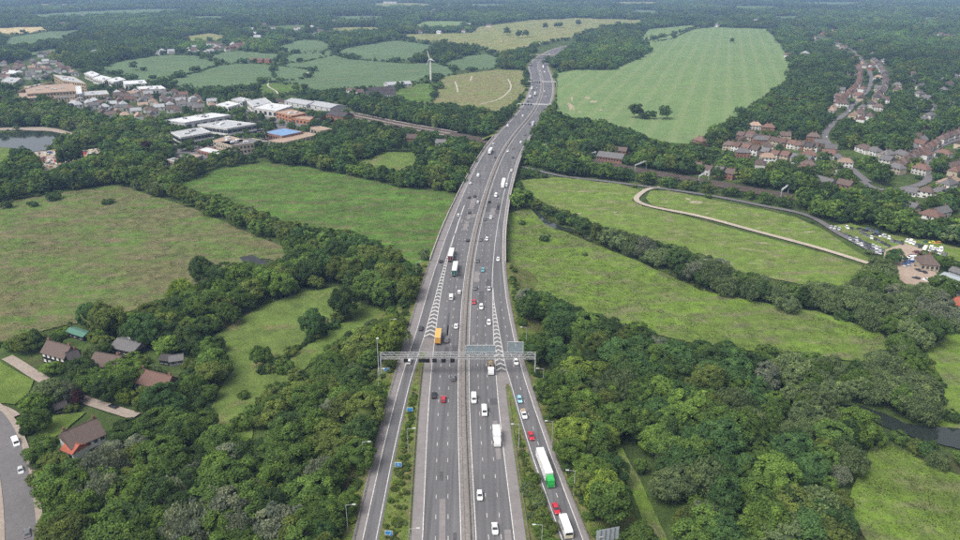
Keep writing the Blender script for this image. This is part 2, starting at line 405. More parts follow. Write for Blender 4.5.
G = {}
G['olive'] = grass_mat('olive_meadow', (0.112, 0.116, 0.052), (0.092, 0.145, 0.036), (0.140, 0.122, 0.074), dry_amt=0.75, dark=(0.07, 0.075, 0.035), stretch=(-25, 2.2), mid=0.14)
G['lush'] = grass_mat('lush_meadow', (0.068, 0.115, 0.028), (0.082, 0.160, 0.030), (0.115, 0.112, 0.055), dry_amt=0.6, stretch=(20, 2.6), dark=(0.06, 0.085, 0.03), mid=0.10)
G['bright'] = grass_mat('bright_meadow', (0.104, 0.152, 0.034), (0.120, 0.192, 0.031), (0.128, 0.138, 0.068), dry_amt=0.75, dark=(0.070, 0.082, 0.03), stretch=(35, 2.0), mid=0.16)
G['worn'] = grass_mat('worn_meadow', (0.118, 0.158, 0.042), (0.120, 0.182, 0.038), (0.170, 0.165, 0.095), dry_amt=0.45, stretch=(15, 2.4), mid=0.15, pale=(0.30, 0.275, 0.19))
G['paddock'] = grass_mat('paddock_grass', (0.098, 0.138, 0.038), (0.108, 0.160, 0.040), (0.150, 0.140, 0.068), dry_amt=0.35)
G['lawn'] = grass_mat('lawn_grass', (0.105, 0.155, 0.035), (0.120, 0.175, 0.038), (0.130, 0.135, 0.050), dry_amt=0.3, fine=2.0)
G['crop'] = grass_mat('green_crop', (0.118, 0.178, 0.070), (0.128, 0.192, 0.074), (0.132, 0.170, 0.078), dry_amt=0.4, big=0.008, mid=0.05, rows=(18, 0.012, 0.5, (0.165, 0.205, 0.092)), contrast=0.4)
G['bluecrop'] = grass_mat('blue_green_crop', (0.078, 0.122, 0.060), (0.090, 0.140, 0.068), (0.105, 0.130, 0.066), dry_amt=0.3, big=0.006, mid=0.04, contrast=0.4, rows=(40, 0.012, 0.5, (0.105, 0.150, 0.075)))
G['hill'] = grass_mat('rough_hill_grass', (0.165, 0.165, 0.080), (0.150, 0.180, 0.070), (0.185, 0.155, 0.095), dry_amt=0.7, big=0.012, stretch=(10, 3.0))
G['yellow'] = grass_mat('ripening_crop', (0.190, 0.195, 0.085), (0.165, 0.190, 0.075), (0.215, 0.190, 0.100), dry_amt=0.5, big=0.006, mid=0.03)
G['tan'] = grass_mat('stubble', (0.42, 0.34, 0.20), (0.40, 0.33, 0.19), (0.46, 0.38, 0.24), dry_amt=0.4, big=0.006)
G['verge'] = grass_mat('verge_grass', (0.110, 0.125, 0.042), (0.120, 0.165, 0.040), (0.170, 0.145, 0.085), dry_amt=0.5, big=0.08, mid=0.4, fine=1.6)
M.update(G)

# ---- far country, top of the picture downwards
PAST = []
for nm, mt, pl in [
    ('pasture', 'bluecrop', [(25, 15), (80, 11.5), (150, 9), (205, 8.5), (205, 10), (150, 13), (90, 15.5), (40, 18)]),
    ('pasture', 'bluecrop', [(420, 12.5), (470, 11.5), (475, 13), (430, 14.5)]), ('pasture', 'bluecrop', [(560, 6.2), (640, 5.6), (650, 6.6), (575, 7.6)]), ('pasture', 'yellow', [(700, 14.5), (742, 13.6), (744, 15), (706, 16.2)]),
    ('pasture', 'bluecrop', [(300, 21.5), (332, 20.5), (334, 22.5), (306, 23.5)]), ('pasture', 'bluecrop', [(225, 23.5), (258, 22), (260, 24), (232, 26)]), ('pasture', 'bluecrop', [(55, 22.5), (84, 21), (86, 23), (60, 25)]), ('pasture', 'bluecrop', [(240, 6.4), (330, 5.6), (334, 6.6), (250, 8)]), ('pasture', 'bluecrop', [(820, 8.6), (900, 7.8), (905, 9.2), (830, 10.2)]),
    ('pasture', 'tan', [(-40, 29), (25, 27), (58, 26.5), (55, 29), (30, 33), (0, 34.5), (-40, 36)]),
    ('pasture', 'bluecrop', [(5, 38), (45, 32), (80, 30), (86, 32), (60, 40), (20, 45), (5, 46)]),
    ('pasture', 'yellow', [(178, 38), (208, 33), (232, 37), (215, 41), (190, 42)]),
    ('pasture', 'bluecrop', [(22, 54), (50, 49), (66, 50), (55, 55), (24, 57)]),
    ('pasture', 'yellow', [(86, 25.5), (100, 24.5), (98, 27), (86, 27.5)]),
    ('pasture', 'bluecrop', [(185, 16.5), (220, 16), (240, 18), (205, 20)]),
    ('pasture', 'bluecrop', [(332, 16.5), (385, 15.5), (380, 19), (345, 20)]),
    ('pasture', 'yellow', [(395, 34.5), (470, 33), (478, 27), (500, 24), (530, 20), (575, 18), (645, 20), (640, 24), (605, 26), (575, 37), (545, 44), (520, 50), (490, 53), (470, 46), (440, 42), (410, 40)]),
    ('pasture', 'crop', [(640, 40), (648, 29), (692, 25), (696, 27), (672, 39), (655, 42)]),
    ('pasture', 'bluecrop', [(770, 16.5), (800, 16), (802, 18.5), (775, 19.5)]),
    ('pasture', 'bluecrop', [(885, 16.5), (960, 18), (1000, 18.5), (1000, 21), (930, 20.5)]),
    ('pasture', 'bluecrop', [(104, 69), (125, 62), (160, 57), (190, 57), (216, 63), (196, 71), (165, 78), (140, 80), (122, 74)]),
    ('pasture', 'bluecrop', [(172, 81), (200, 73), (222, 67), (240, 65), (262, 66), (305, 71), (300, 78), (262, 82), (215, 86), (186, 86)]),
    ('pasture', 'bluecrop', [(204, 58), (225, 53), (240, 52), (278, 55), (270, 61), (240, 63), (222, 62)]),
    ('pasture', 'bluecrop', [(278, 48), (300, 41), (318, 41), (332, 46), (320, 52), (296, 53)]),
    ('pasture', 'bluecrop', [(286, 57), (300, 53), (334, 51), (334, 55), (300, 62), (290, 62)]),
    ('pasture', 'bluecrop', [(338, 54), (352, 48), (395, 42), (428, 46), (430, 50), (405, 59), (372, 60)]),
    ('pasture', 'bluecrop', [(282, 68), (300, 64), (334, 57), (350, 61), (402, 65), (425, 64), (438, 68), (445, 74), (420, 79), (378, 85), (345, 86), (320, 88), (300, 85), (284, 78)]),
    ('pasture', 'bluecrop', [(445, 64), (468, 57), (486, 55), (500, 60), (492, 68), (462, 69)]),
    ('pasture', 'lush', [(254, 86), (268, 82), (300, 85), (310, 88), (286, 93), (262, 93)]),
    ('hillside', 'hill', [(382, 97), (404, 88), (424, 83), (446, 76), (500, 69), (526, 71), (526, 88), (514, 104), (500, 112), (468, 106), (420, 104)]),
    ('pasture', 'lush', [(382, 96), (404, 86), (424, 82), (436, 79), (436, 90), (432, 102), (414, 103), (394, 100)]),
    ('crop_field', 'crop', [(557, 73), (575, 70), (612, 70), (640, 58), (650, 50), (644, 42), (690, 30), (712, 27), (768, 29), (780, 43), (792, 67), (788, 80), (764, 98), (738, 116), (704, 136), (690, 144), (660, 142), (640, 134), (602, 122), (575, 118), (557, 114)]),
]:
    if mt == 'bluecrop' and 100 < pl[0][0] < 460 and pl[0][1] > 40:
        cx, cy = np.mean(pl, axis=0); pl = [(cx + (x - cx) * 1.13, cy + (y - cy) * 1.17) for x, y in pl]
    sheet(nm, mt, pl, 0.5); PAST.append(pl)
def blobs(name, mat, spots):
    for cx, cy, rx, ry, n in spots:
        for k in range(n):
            x, y = (cx, cy) if k == 0 else (cx + random.uniform(-1.3, 1.3) * rx, cy + random.uniform(-1.3, 1.3) * ry); f = 1 if k == 0 else random.uniform(.25, .6); ph = random.uniform(0, 6)
            sheet(name, mat, [(x + math.cos(t) * rx * f * (1 + .3 * math.sin(3 * t + ph) + random.uniform(-.2, .2)), y + math.sin(t) * ry * f * (1 + .3 * math.cos(2 * t + ph) + random.uniform(-.2, .2))) for t in np.linspace(0, 6.28, 15)[:-1]], 0.2, cls=None)
M['bare'] = rough_mat('bare_earth', (0.30, 0.25, 0.17), 0.3, 0.5, 0.95, 0.1)
M['chalk'] = rough_mat('chalk_track', (0.36, 0.33, 0.27), 0.15, 0.5, 0.95, 0.1)
blobs('bare_patch', 'bare', [(588, 98, 2.5, .8, 3), (593, 101.5, 3, 1, 3), (571, 107, 2.5, 2.5, 6), (572, 99, 1, 2, 3), (601, 110, 2, .6, 3), (580, 112, 2, .6, 3)])
for pts in ([(508, 79), (511, 87), (505, 95), (494, 101), (480, 104)], [(455, 81.5), (457, 87), (458, 92)], [(472, 76), (470, 81)], [(269, 82), (268, 86), (276, 91), (278, 94)], [(308, 72), (307, 74)]):
    ribbon('chalk_path', 'chalk', pts, 2.4, cls=None)
rf_ = random.Random(77); made = 0
for k in range(400):
    Yf = 1450 + 3900 * rf_.random() ** 1.3; Xf = rf_.uniform(-.68, .68) * Yf; a = rf_.uniform(-.5, .5); w, d = rf_.uniform(90, 240) * (.7 + Yf / 3500), rf_.uniform(110, 300) * (.6 + Yf / 3000)
    cs = [(Xf + (u * w * math.cos(a) - v * d * math.sin(a)) / 2, Yf + (u * w * math.sin(a) + v * d * math.cos(a)) / 2) for u, v in ((-1, -1), (0, -1.1), (1, -.9), (1.1, .2), (.9, 1), (-.2, 1.05), (-1, .9))]
    pl = [tuple(float(q) for q in proj(x, y, 0)[:2]) for x, y in cs]; xs_, ys_ = [q[0] for q in pl], [q[1] for q in pl]
    if min(xs_) < 5 or max(xs_) > 955 or min(ys_) < 1.5 or max(ys_) > 62 or 500 < np.mean(xs_) < 680 and np.mean(ys_) > 14: continue
    x0, x1, y0, y1 = int(min(xs_)) - 4, int(max(xs_)) + 5, max(0, int(min(ys_)) - 2), int(max(ys_)) + 3
    if (CLS[y0:y1, max(0, x0):x1] != 0).any() or (740 < np.mean(xs_) and np.mean(ys_) > 26) or (np.mean(xs_) < 262 and np.mean(ys_) > 40): continue
    sheet('pasture', rf_.choice(['bluecrop', 'bluecrop', 'crop', 'yellow', 'lush']), pl, 0.3); PAST.append(pl); made += 1
    if made >= 34: break
# ---- middle ground
sheet('meadow', 'olive', [(-60, 206), (0, 203), (60, 193), (112, 185), (121, 186), (190, 207), (240, 229), (287, 248), (283, 262), (262, 258), (240, 264), (200, 284), (150, 304), (110, 318), (60, 326), (0, 342), (-60, 352)])
sheet('meadow', 'lush', [(176, 185), (215, 169), (265, 163), (300, 166), (350, 176), (400, 188), (456, 193), (447, 216), (432, 254), (428, 272), (390, 252), (352, 230), (318, 230), (286, 222), (240, 205)])
sheet('paddock', 'paddock', [(352, 164), (376, 156), (388, 152), (419, 152), (412, 168), (402, 171), (380, 168)])
sheet('paddock', 'paddock', [(286, 160), (330, 148), (352, 143), (372, 139), (368, 144), (340, 150), (300, 163)], cls=None)
sheet('meadow', 'paddock', [(214, 336), (260, 306), (300, 293), (338, 286), (346, 300), (384, 308), (388, 318), (345, 336), (318, 356), (284, 388), (256, 398), (252, 440), (236, 446), (205, 420), (222, 385), (235, 370), (222, 346)])
sheet('meadow', 'bright', [(508, 214), (530, 206), (560, 230), (600, 246), (640, 262), (700, 290), (760, 302), (820, 312), (880, 332), (892, 346), (862, 362), (845, 360), (800, 352), (760, 352), (700, 345), (640, 330), (600, 318), (560, 300), (512, 285), (506, 250)])
sheet('meadow', 'worn', [(520, 180), (560, 177), (620, 184), (640, 190), (632, 200), (642, 206), (700, 220), (760, 236), (820, 252), (866, 267), (868, 274), (850, 288), (800, 284), (740, 272), (690, 252), (640, 236), (600, 226), (560, 210), (530, 196)])
sheet('meadow', 'worn', [(650, 191), (668, 190), (700, 197), (760, 209), (796, 217), (824, 230), (848, 246), (872, 260), (864, 262), (820, 248), (760, 232), (700, 216), (652, 205), (645, 198)])
sheet('meadow', 'bright', [(926, 352), (944, 336), (975, 328), (1040, 330), (1040, 450), (975, 442), (935, 424), (945, 385)])
sheet('meadow', 'bright', [(846, 505), (862, 465), (872, 446), (888, 446), (930, 464), (975, 482), (1040, 500), (1040, 600), (880, 600), (866, 540)])
sheet('grass_track', 'bright', [(612, 440), (618, 440), (640, 480), (668, 540), (690, 600), (668, 600), (652, 540), (628, 485)])
sheet('rough_grass', 'verge', [(514, 316), (540, 322), (545, 334), (530, 342), (520, 336)], cls=1)
sheet('lawn', 'lawn', [(-60, 352), (0, 362), (14, 370), (34, 380), (26, 396), (14, 404), (-60, 400)])
sheet('lawn', 'lawn', [(38, 434), (52, 415), (86, 412), (72, 424), (60, 434), (46, 442)])
sheet('lawn', 'lawn', [(-20, 138), (6, 136), (12, 146), (8, 160), (-20, 166)], cls=1)
sheet('pale_grass', 'worn', [(224, 343), (236, 340), (246, 343), (238, 349), (226, 349)], cls=1)
M['pond_mud'] = rough_mat('pond_mud', (0.018, 0.018, 0.017), 0.3, 0.4, 0.4, 0.4)
sheet('mud_hollow', 'pond_mud', [(240, 257), (252, 255), (262, 259), (270, 262), (268, 266), (254, 267), (243, 263)], 1.2)
M['parched'] = rough_mat('parched_grass', (0.28, 0.255, 0.17), 0.3, 0.35, 0.95, 0.1)
blobs('parched_patch', 'parched', [(697, 202, 7, 1.2, 5), (688, 199, 3, .7, 3), (579, 213.5, 2.5, .5, 3), (615, 212.5, 2, .5, 2), (809, 232, 5, .5, 4)])

# ---- water
sheet('river', 'water', [(840, 404), (862, 406), (884, 413), (905, 423), (935, 427), (1020, 432), (1020, 464), (957, 448), (920, 439), (890, 429), (860, 416)], 0.8)
sheet('lake', 'water', [(-30, 134), (0, 133), (30, 131), (46, 131), (60, 134), (52, 144), (46, 150), (30, 152), (12, 148), (-30, 146)], 0.4)
sheet('stream', 'water', [(530, 208), (536, 210), (548, 221), (560, 226), (576, 230), (574, 232), (556, 229), (544, 223)], 0.3)

# ---- lesser roads, tracks and yards
street, STW, STN = ribbon('street', 'street', [(27, 620), (22, 560), (21, 530), (18, 495), (13, 465), (5, 440), (-6, 420), (-30, 400), (-80, 380)], 8.2, kerb=1.9, margin=7)
ribbon('side_road', 'lane_tan', [(-40, 398), (-14, 403), (8, 409), (16, 416)], 3.0, margin=1)
ribbon('lane', 'lane_tan', [(7, 357), (18, 363), (32, 373), (46, 381), (62, 390), (85, 400), (110, 408), (136, 416)], 4.6, margin=2.0)
ribbon('track', 'track', [(660, 187), (648, 188), (640, 194), (634, 200), (645, 205), (700, 216), (760, 232), (820, 248), (868, 263)], 4.2)
ribbon('lane', 'street', [(520, 166), (540, 171), (562, 176), (605, 181), (632, 184.5), (660, 188), (720, 197), (770, 207), (802, 213), (822, 222), (838, 233), (858, 243), (878, 254)], 4.6, margin=0.0)
sheet('yard', 'yard', [(884, 248), (905, 243), (925, 248), (916, 256), (914, 266), (935, 272), (940, 278), (915, 288), (900, 286), (893, 276), (896, 266), (884, 258)], 0.4)
sheet('car_park', 'worn', [(832, 226), (850, 223), (880, 232), (906, 238), (930, 240), (960, 248), (985, 258), (960, 262), (930, 252), (905, 243), (884, 250), (860, 243)], 0.4)
suburb, SUBW, SUBN = ribbon('suburban_road', 'street', [(862, 60), (868, 68), (871, 78), (869, 88), (858, 100), (846, 113), (832, 125), (825, 135), (831, 147), (842, 160), (856, 172), (868, 182)], 6.4, margin=0.1)
ribbon('suburban_road', 'street', [(985, 128), (960, 138), (938, 147), (929, 158), (926, 170), (927, 181), (905, 188), (880, 190), (862, 181)], 6.5, margin=0.3)
ribbon('suburban_road', 'street', [(862, 60), (852, 50), (838, 44), (815, 36)], 7.0, margin=0.3)
# built-up ground where trees stand only between the houses
for pl in ([(690, 170), (740, 128), (770, 126), (800, 140), (818, 130), (838, 112), (850, 95), (852, 75), (846, 60), (866, 56), (884, 58), (898, 72), (900, 92), (880, 122), (858, 135), (850, 148), (866, 166), (880, 176), (845, 178), (820, 172), (800, 175), (735, 176), (715, 182)],
           [(880, 190), (900, 172), (930, 145), (975, 122), (975, 235), (945, 225), (915, 212)],
           [(915, 254), (975, 250), (975, 300), (945, 300), (930, 290)],
           [(0, 62), (60, 62), (78, 70), (130, 78), (170, 88), (215, 100), (235, 112), (160, 130), (110, 124), (60, 112), (0, 88)],
           [(160, 116), (230, 96), (300, 95), (356, 106), (346, 124), (320, 138), (270, 146), (232, 156), (200, 160), (165, 160), (176, 146)],
           [(165, 52), (200, 46), (245, 38), (262, 42), (240, 50), (200, 56), (170, 58)],
           [(240, 36), (262, 26), (330, 30), (330, 38), (262, 44)],
           [(750, 30), (790, 26), (850, 30), (870, 44), (850, 60), (830, 56), (800, 44)], [(895, 34), (960, 30), (960, 40), (900, 44)],
           [(40, 352), (60, 335), (140, 335), (170, 345), (195, 358), (170, 392), (130, 390), (100, 376), (62, 372)], [(55, 450), (62, 425), (90, 418), (118, 432), (100, 448)]):
    m = poly_mask(pl); CLS[m & (CLS == 0)] = 2
M['scrap'] = rough_mat('trampled_ground', (0.30, 0.25, 0.21), 0.3, 0.2, 0.9, 0.2)
sheet('salvage_yard', 'scrap', [(34, 152), (60, 149), (88, 150), (106, 146), (104, 152), (80, 160), (62, 166), (44, 172), (40, 162)], 0.6)
sheet('lakeside_path', 'lane_tan', [(-20, 128), (20, 127.5), (44, 127), (58, 129), (78, 134), (70, 135), (50, 131), (20, 130), (-20, 131)], 0.3)
sheet('business_park', 'street', [(168, 148), (196, 128), (235, 112), (262, 106), (330, 118), (318, 134), (280, 145), (232, 158), (196, 166), (170, 164)], 0.3, cls=None)
CLS[poly_mask([(178, 148), (196, 130), (235, 116), (262, 110), (322, 120), (312, 132), (275, 142), (232, 156), (196, 164), (184, 160)])] = 2
CLS[poly_mask([(592, 545), (592, 523), (624, 520), (624, 545)])] = 1
CLS[poly_mask([(58, 456), (58, 436), (84, 416), (98, 416), (110, 430), (112, 440), (92, 452), (74, 462)])] = 1
# railway
RW = [(960 + 40, 234), (930, 226), (900, 216), (850, 206), (800, 198), (754, 190.5), (710, 182.5), (660, 174), (634, 169.5), (600, 163), (560, 156), (520, 148), (480, 139.5), (440, 132), (400, 125), (356, 116), (320, 109), (290, 103), (262, 97), (235, 91)]
rail_o, RWW, RWN = ribbon('railway', 'ballast', RW, 17.0, cls=None)
CLS[line_mask([(590, 161.5), (660, 174), (700, 181)], 1.6)] = 1; CLS[line_mask([(712, 183), (754, 190.5), (798, 198)], 1.8)] = 1
for k, off in enumerate((-7.2, -5.75, -2.9, -1.45, 1.45, 2.9, 5.75, 7.2)):
    mb = MB(); rings = [[a + n*(off-.07) + (0, 0, .02), a + n*(off+.07) + (0, 0, .02), a + n*(off+.07) + (0, 0, .2), a + n*(off-.07) + (0, 0, .2)] for a, n in zip(RWW, RWN)]
    mb.loft(rings).build('rail', 'rail', rail_o)
for off in (-10.6, 0.0, 10.6):                     # platforms and pale cess west of the bridge
    mb = MB(); idx = [i for i in range(len(RWW)) if RWW[i][0] < -30 and RWW[i][0] > -260]
    rings = [[RWW[i] + RWN[i]*(off-1.1) + (0, 0, .0), RWW[i] + RWN[i]*(off+1.1) + (0, 0, .0), RWW[i] + RWN[i]*(off+1.1) + (0, 0, .75), RWW[i] + RWN[i]*(off-1.1) + (0, 0, .75)] for i in idx]
    mb.loft(rings).build('platform', 'ballast_pale', rail_o)
CLS[line_mask([(352, 115.5), (400, 125), (440, 132), (482, 140)], 1.5)] = 1

# ---------------------------------------------------------------- the motorway
mw = struct(strip_mb(OA, OQ, 0.0).build('motorway', 'asphalt'))
side = MB()                                        # the deck's edges and underside, so that it has thickness
n = int(SLEN / 8)
side.loft([[at_road(SLEN*k/n, interp(OA, SLEN*k/n), -0.05), at_road(SLEN*k/n, interp(OA, SLEN*k/n), -1.6), at_road(SLEN*k/n, interp(OQ, SLEN*k/n), -1.6), at_road(SLEN*k/n, interp(OQ, SLEN*k/n), -0.05)] for k in range(n + 1)], cap=True)
side.build('deck_slab', 'concrete', mw)
# hard shoulders and the paved median
OBs = [(s, o - 0.12) for s, o in OB]; OOs = [(s, o + 0.12) for s, o in OO]
strip_mb(OA, OBs, 0.02).build('hard_shoulder', 'shoulder', mw)
strip_mb(OOs, OQ, 0.02).build('hard_shoulder', 'shoulder', mw)
strip_mb(-16.4, -13.3, 0.021, 0, S_NOSE_L - 8).build('hard_shoulder', 'shoulder', mw)
strip_mb(13.1, 16.4, 0.021, 0, S_NOSE_R - 4).build('hard_shoulder', 'shoulder', mw)
strip_mb(-1.75, 1.75, 0.022).build('median_strip', 'median', mw)
# grass in the gores between slip road and carriageway
gl0 = [(s, interp(OC, s) + 0.9) for s in np.linspace(0, S_NOSE_L - 12, 60)]
gr1 = [(s, interp(ON, s) - 0.8) for s in np.linspace(0, S_NOSE_R - 12, 60)]
strip_mb(gl0, -16.6, 0.06, 0, S_NOSE_L - 14).build('gore_grass', 'verge', mw)
strip_mb(16.6, gr1, 0.06, 0, S_NOSE_R - 12).build('gore_grass', 'verge', mw)
# painted lines
def edge(name, o, s0, s1, w=0.24): line_mb(o, s0, s1, w).build(name, 'white', mw)
edge('edge_line', OB, 0, SLEN); edge('edge_line', OO, 0, SLEN)
edge('edge_line', -2.15, 0, SLEN); edge('edge_line', 2.15, 0, SLEN)
edge('edge_line', OC, 0, S_NOSE_L); edge('edge_line', -13.15, 0, S_TIP_L)
edge('edge_line', ON, 0, S_TIP_R); edge('edge_line', 13.05, 0, S_TIP_R)
edge('edge_line', OC, S_NOSE_L, S_TIP_L)
edge('edge_line', 12.7, S_TIP_R, s_of_y(170), 0.28)
edge('edge_line', -13.1, S_TIP_L, S_TIP_L + 60, 0.5)
for o, s0, s1 in ((-9.5, 0, SLEN), (-5.85, 0, SLEN), (5.75, 0, SLEN), (9.4, 0, SLEN), (-13.1, S_TIP_L + 60, SLEN), (12.7, s_of_y(170), SLEN)):
    dash_mb(o, s0 + 3, s1).build('lane_line', 'white', mw)
dash_mb([(s, interp(ON, s) * 0.47 + interp(OO, s) * 0.53) for s in np.linspace(0, S_TIP_R, 40)], 2, S_TIP_R).build('lane_line', 'white', mw)
# chevrons in the merge and diverge noses, each one a piece
def chevrons(o0, o1, s0, s1, pitch, arm, slope):
    s = s0
    while s < s1:
        a, b = val(o0, s), val(o1, s)
        if b - a > 0.7:
            m = (a + b) / 2; hw = (b - a) / 2; mb = MB(); t = arm; dp = slope * hw
            mb.quad(at_road(s, a + .15, .045), at_road(s + t, a + .15, .045), at_road(s + t + dp, m, .045), at_road(s + dp, m, .045))
            mb.quad(at_road(s + dp, m, .045), at_road(s + t + dp, m, .045), at_road(s + t, b - .15, .045), at_road(s, b - .15, .045))
            mb.build('chevron', 'worn_white', mw)
        s += pitch
chevrons(OC, -13.15, S_NOSE_L, S_TIP_L - 6, 4.2, 1.45, 0.9)
chevrons(13.05, ON, S_NOSE_R - 2, S_TIP_R - 6, 4.0, 1.2, 0.9)
strip_mb(OC, -13.3, 0.023, S_NOSE_L - 14, S_NOSE_L - 1).build('nose_paving', 'shoulder', mw)
strip_mb(13.2, ON, 0.023, S_NOSE_R - 14, S_NOSE_R - 3).build('nose_paving', 'shoulder', mw)
M['patch'] = rough_mat('tar_patch', (0.075, 0.072, 0.075), 0.2, 0.8, 0.8, 0.3)
rp = random.Random(21)
for k in range(26):
    s = rp.uniform(40, 420); o = rp.choice([-11.4, -7.7, -4.0, 4.0, 7.6, 11.2]) + rp.uniform(-.3, .3); w, l = rp.uniform(1.0, 3.2), rp.uniform(4, 26)
    strip_mb(o - w/2, o + w/2, 0.018, s, s + l, 5).build('repair_patch', 'patch' if rp.random() < .55 else 'shoulder', mw)
for s in [S_VIA0, S_VIA1] + [S_VIA0 + 34 * k for k in range(1, 8)]:
    strip_mb([(s, interp(OA, s) + .6)] , [(s, interp(OQ, s) - .6)], 0.03, s, s + .5, 1).build('expansion_joint', 'patch', mw)
# safety barriers: rails on posts; concrete parapets on the bridge
def guard(o, s0, s1, posts=True, nm='safety_barrier', label=None):
    root = empty(nm, at_road((s0 + s1) / 2, val(o, (s0 + s1) / 2)))
    rb = rail_mb(o, (0.5, 0.82), 0.12, s0, s1)
    inv = Vector(root.location)
    rb.v = [tuple(Vector(v) - inv) for v in rb.v]; rb.build('beam', 'dull_steel', root)
    s = s0 + 1; pm = None
    while s < s1 - 1 and s < s0 + 330:
        if pm is None:
            pp = MB().box(0, 0, 0.27, 0.12, 0.16, 0.5).build('post', 'dull_steel', root); pm = pp.data
        else:
            pp = bpy.data.objects.new('post', pm); COL.objects.link(pp); pp.parent = root
        pp.location = at_road(s, val(o, s)) - inv; s += 4.8
    tag(root, label, 'barrier'); return root
guard([(s, o + 0.5) for s, o in OA], 20, S_VIA0 - 2, label='steel safety barrier along the outer edge of the left slip road')
guard([(s, o - 0.5) for s, o in OQ], 20, S_VIA0 - 2, label='steel safety barrier along the outer edge of the right slip road')
guard(-17.2, 20, S_NOSE_L - 26, label='steel safety barrier in the left grass gore beside the main carriageway')
guard(17.2, 20, S_NOSE_R - 22, label='steel safety barrier in the right grass gore beside the main carriageway')
def parapet(o, s0, s1, h, w, nm, mat, label):
    root = at_road((s0 + s1) / 2, val(o, (s0 + s1) / 2)); mb = rail_mb(o, (0.02, h), w, s0, s1); mb.v = [tuple(Vector(v) - root) for v in mb.v]
    ob = mb.build(nm, mat); ob.location = root; return tag(ob, label, 'barrier')
parapet([(s, o + 0.25) for s, o in OA], S_VIA0, S_VIA1, 1.1, 0.5, 'bridge_parapet', 'concrete', 'pale concrete parapet on the left edge of the motorway viaduct')
parapet([(s, o - 0.25) for s, o in OQ], S_VIA0, S_VIA1, 1.1, 0.5, 'bridge_parapet', 'concrete', 'pale concrete parapet on the right edge of the motorway viaduct')
parapet(0.35, 0, SLEN - 2, 0.85, 0.5, 'median_barrier', 'dull_steel', 'long dark barrier down the middle of the motorway')
parapet(-1.1, 0, SLEN - 2, 0.22, 0.2, 'median_kerb', 'median', 'low pale kerb running along the motorway median')
# embankments each side, piers under the viaduct
def embank(oe, sgn, s0, s1):
    mb = MB(); k = int((s1 - s0) / 10); rng2 = random.Random(int(s0) + 5); rows = []
    for i in range(k + 1):
        s = s0 + (s1 - s0) * i / k; e = interp(oe, s); z = ax(s)[2]; f = 1 + 0.12 * rng2.uniform(-1, 1)
        rows.append([at_road(s, e - sgn * 0.3, -0.06), at_road(s, e + sgn * 3.0, -0.25)] + [at_road(s, e + sgn * (3.0 + z * 2.2 * t * f), -0.25 - (z + 0.1) * t) for t in (0.33, 0.66, 1.02)])
    for r in rows: mb.v += [tuple(p) for p in r]
    for i in range(k):
        for j in range(4):
            q = (i*5+j, i*5+j+1, (i+1)*5+j+1, (i+1)*5+j); mb.f.append(q if sgn > 0 else q[::-1])
    struct(mb.build('embankment', 'verge', None))
embank(OA, -1, 0, S_VIA0); embank(OQ, 1, 0, S_VIA0); embank(OA, -1, S_VIA1, SLEN); embank(OQ, 1, S_VIA1, SLEN)
k = 0; s = S_VIA0 + 12
while s < S_VIA1 - 5:
    for o in (-14, -6, 6, 13):
        p = at_road(s, o); h = p.z - 1.6
        q = MB().tube((0, 0, 0), (0, 0, h), 0.7, 0.7, 12).build('bridge_pier', 'concrete', mw); q.location = (p.x, p.y, 0)
    s += 34
# overbridge far up the road
sb = s_of_y(58.5); pb = at_road(sb, 0); tx, ty = ax(sb)[3:]
ob = empty('road_overbridge', (pb.x, pb.y, 0), math.atan2(-tx, ty))
MB().box(0, 0, 6.9, 62, 7, 1.2).build('deck', 'dull_steel', ob)
for y in (-3.3, 3.3): MB().box(0, y, 8.0, 62, 0.3, 1.0).build('parapet', 'concrete', ob)
for x in (-22, 0, 22): MB().box(x, 0, 3.2, 1.0, 5, 6.2).build('pier', 'concrete', ob)
tag(ob, 'narrow dark road bridge crossing over the far motorway', 'bridge')

# ---------------------------------------------------------------- gantries, signs, lamps
def ngon_dir(a, b): return math.atan2(b.y - a.y, b.x - a.x)
def truss(root, L, z0, z1, d):
    mb = MB()
    for y in (-d/2, d/2):
        for z in (z0, z1): mb.tube((-L/2, y, z), (L/2, y, z), 0.11, n=6)
    mb.build('chord', 'gantry', root)
    mb = MB(); nb = int(L / 2.3); dx = L / nb
    for i in range(nb):
        x0 = -L/2 + i*dx; x1 = x0 + dx
        for y in (-d/2, d/2):
            mb.tube((x0, y, z0 if i % 2 else z1), (x1, y, z1 if i % 2 else z0), 0.06, n=5)
            mb.tube((x0, y, z0), (x0, y, z1), 0.06, n=5)
        mb.tube((x0, -d/2 if i % 2 else d/2, z1), (x1, d/2 if i % 2 else -d/2, z1), 0.05, n=5)
        mb.tube((x0, -d/2 if i % 2 else d/2, z0), (x1, d/2 if i % 2 else -d/2, z0), 0.05, n=5)
    mb.build('lattice', 'gantry', root)
pL, pR = P(381.6, 373.5, 6.7), P(534.8, 373.5, 6.7)
gm = (pL + pR) / 2; GL = (pR - pL).length
gr = empty('sign_gantry', gm, ngon_dir(pL, pR)); gi = gr.matrix_basis.inverted()
truss(gr, GL, 7.2, 9.3, 1.9)
for x in (-GL/2, GL/2):
    mb = MB()
    for y in (-0.95, 0.95): mb.tube((x, y, -0.6), (x, y, 9.4), 0.2, n=8)
    for z in (1.5, 3.5, 5.5): mb.tube((x, -0.95, z), (x, 0.95, z + 1.2), 0.08, n=5)
    mb.build('post', 'gantry', gr)
MB().box(0, 0, 7.36, GL - 0.6, 0.7, 0.05).build('walkway', 'dull_steel', gr)
def gx(px, py=350): return (P(px, py, 15.0).x - gm.x)
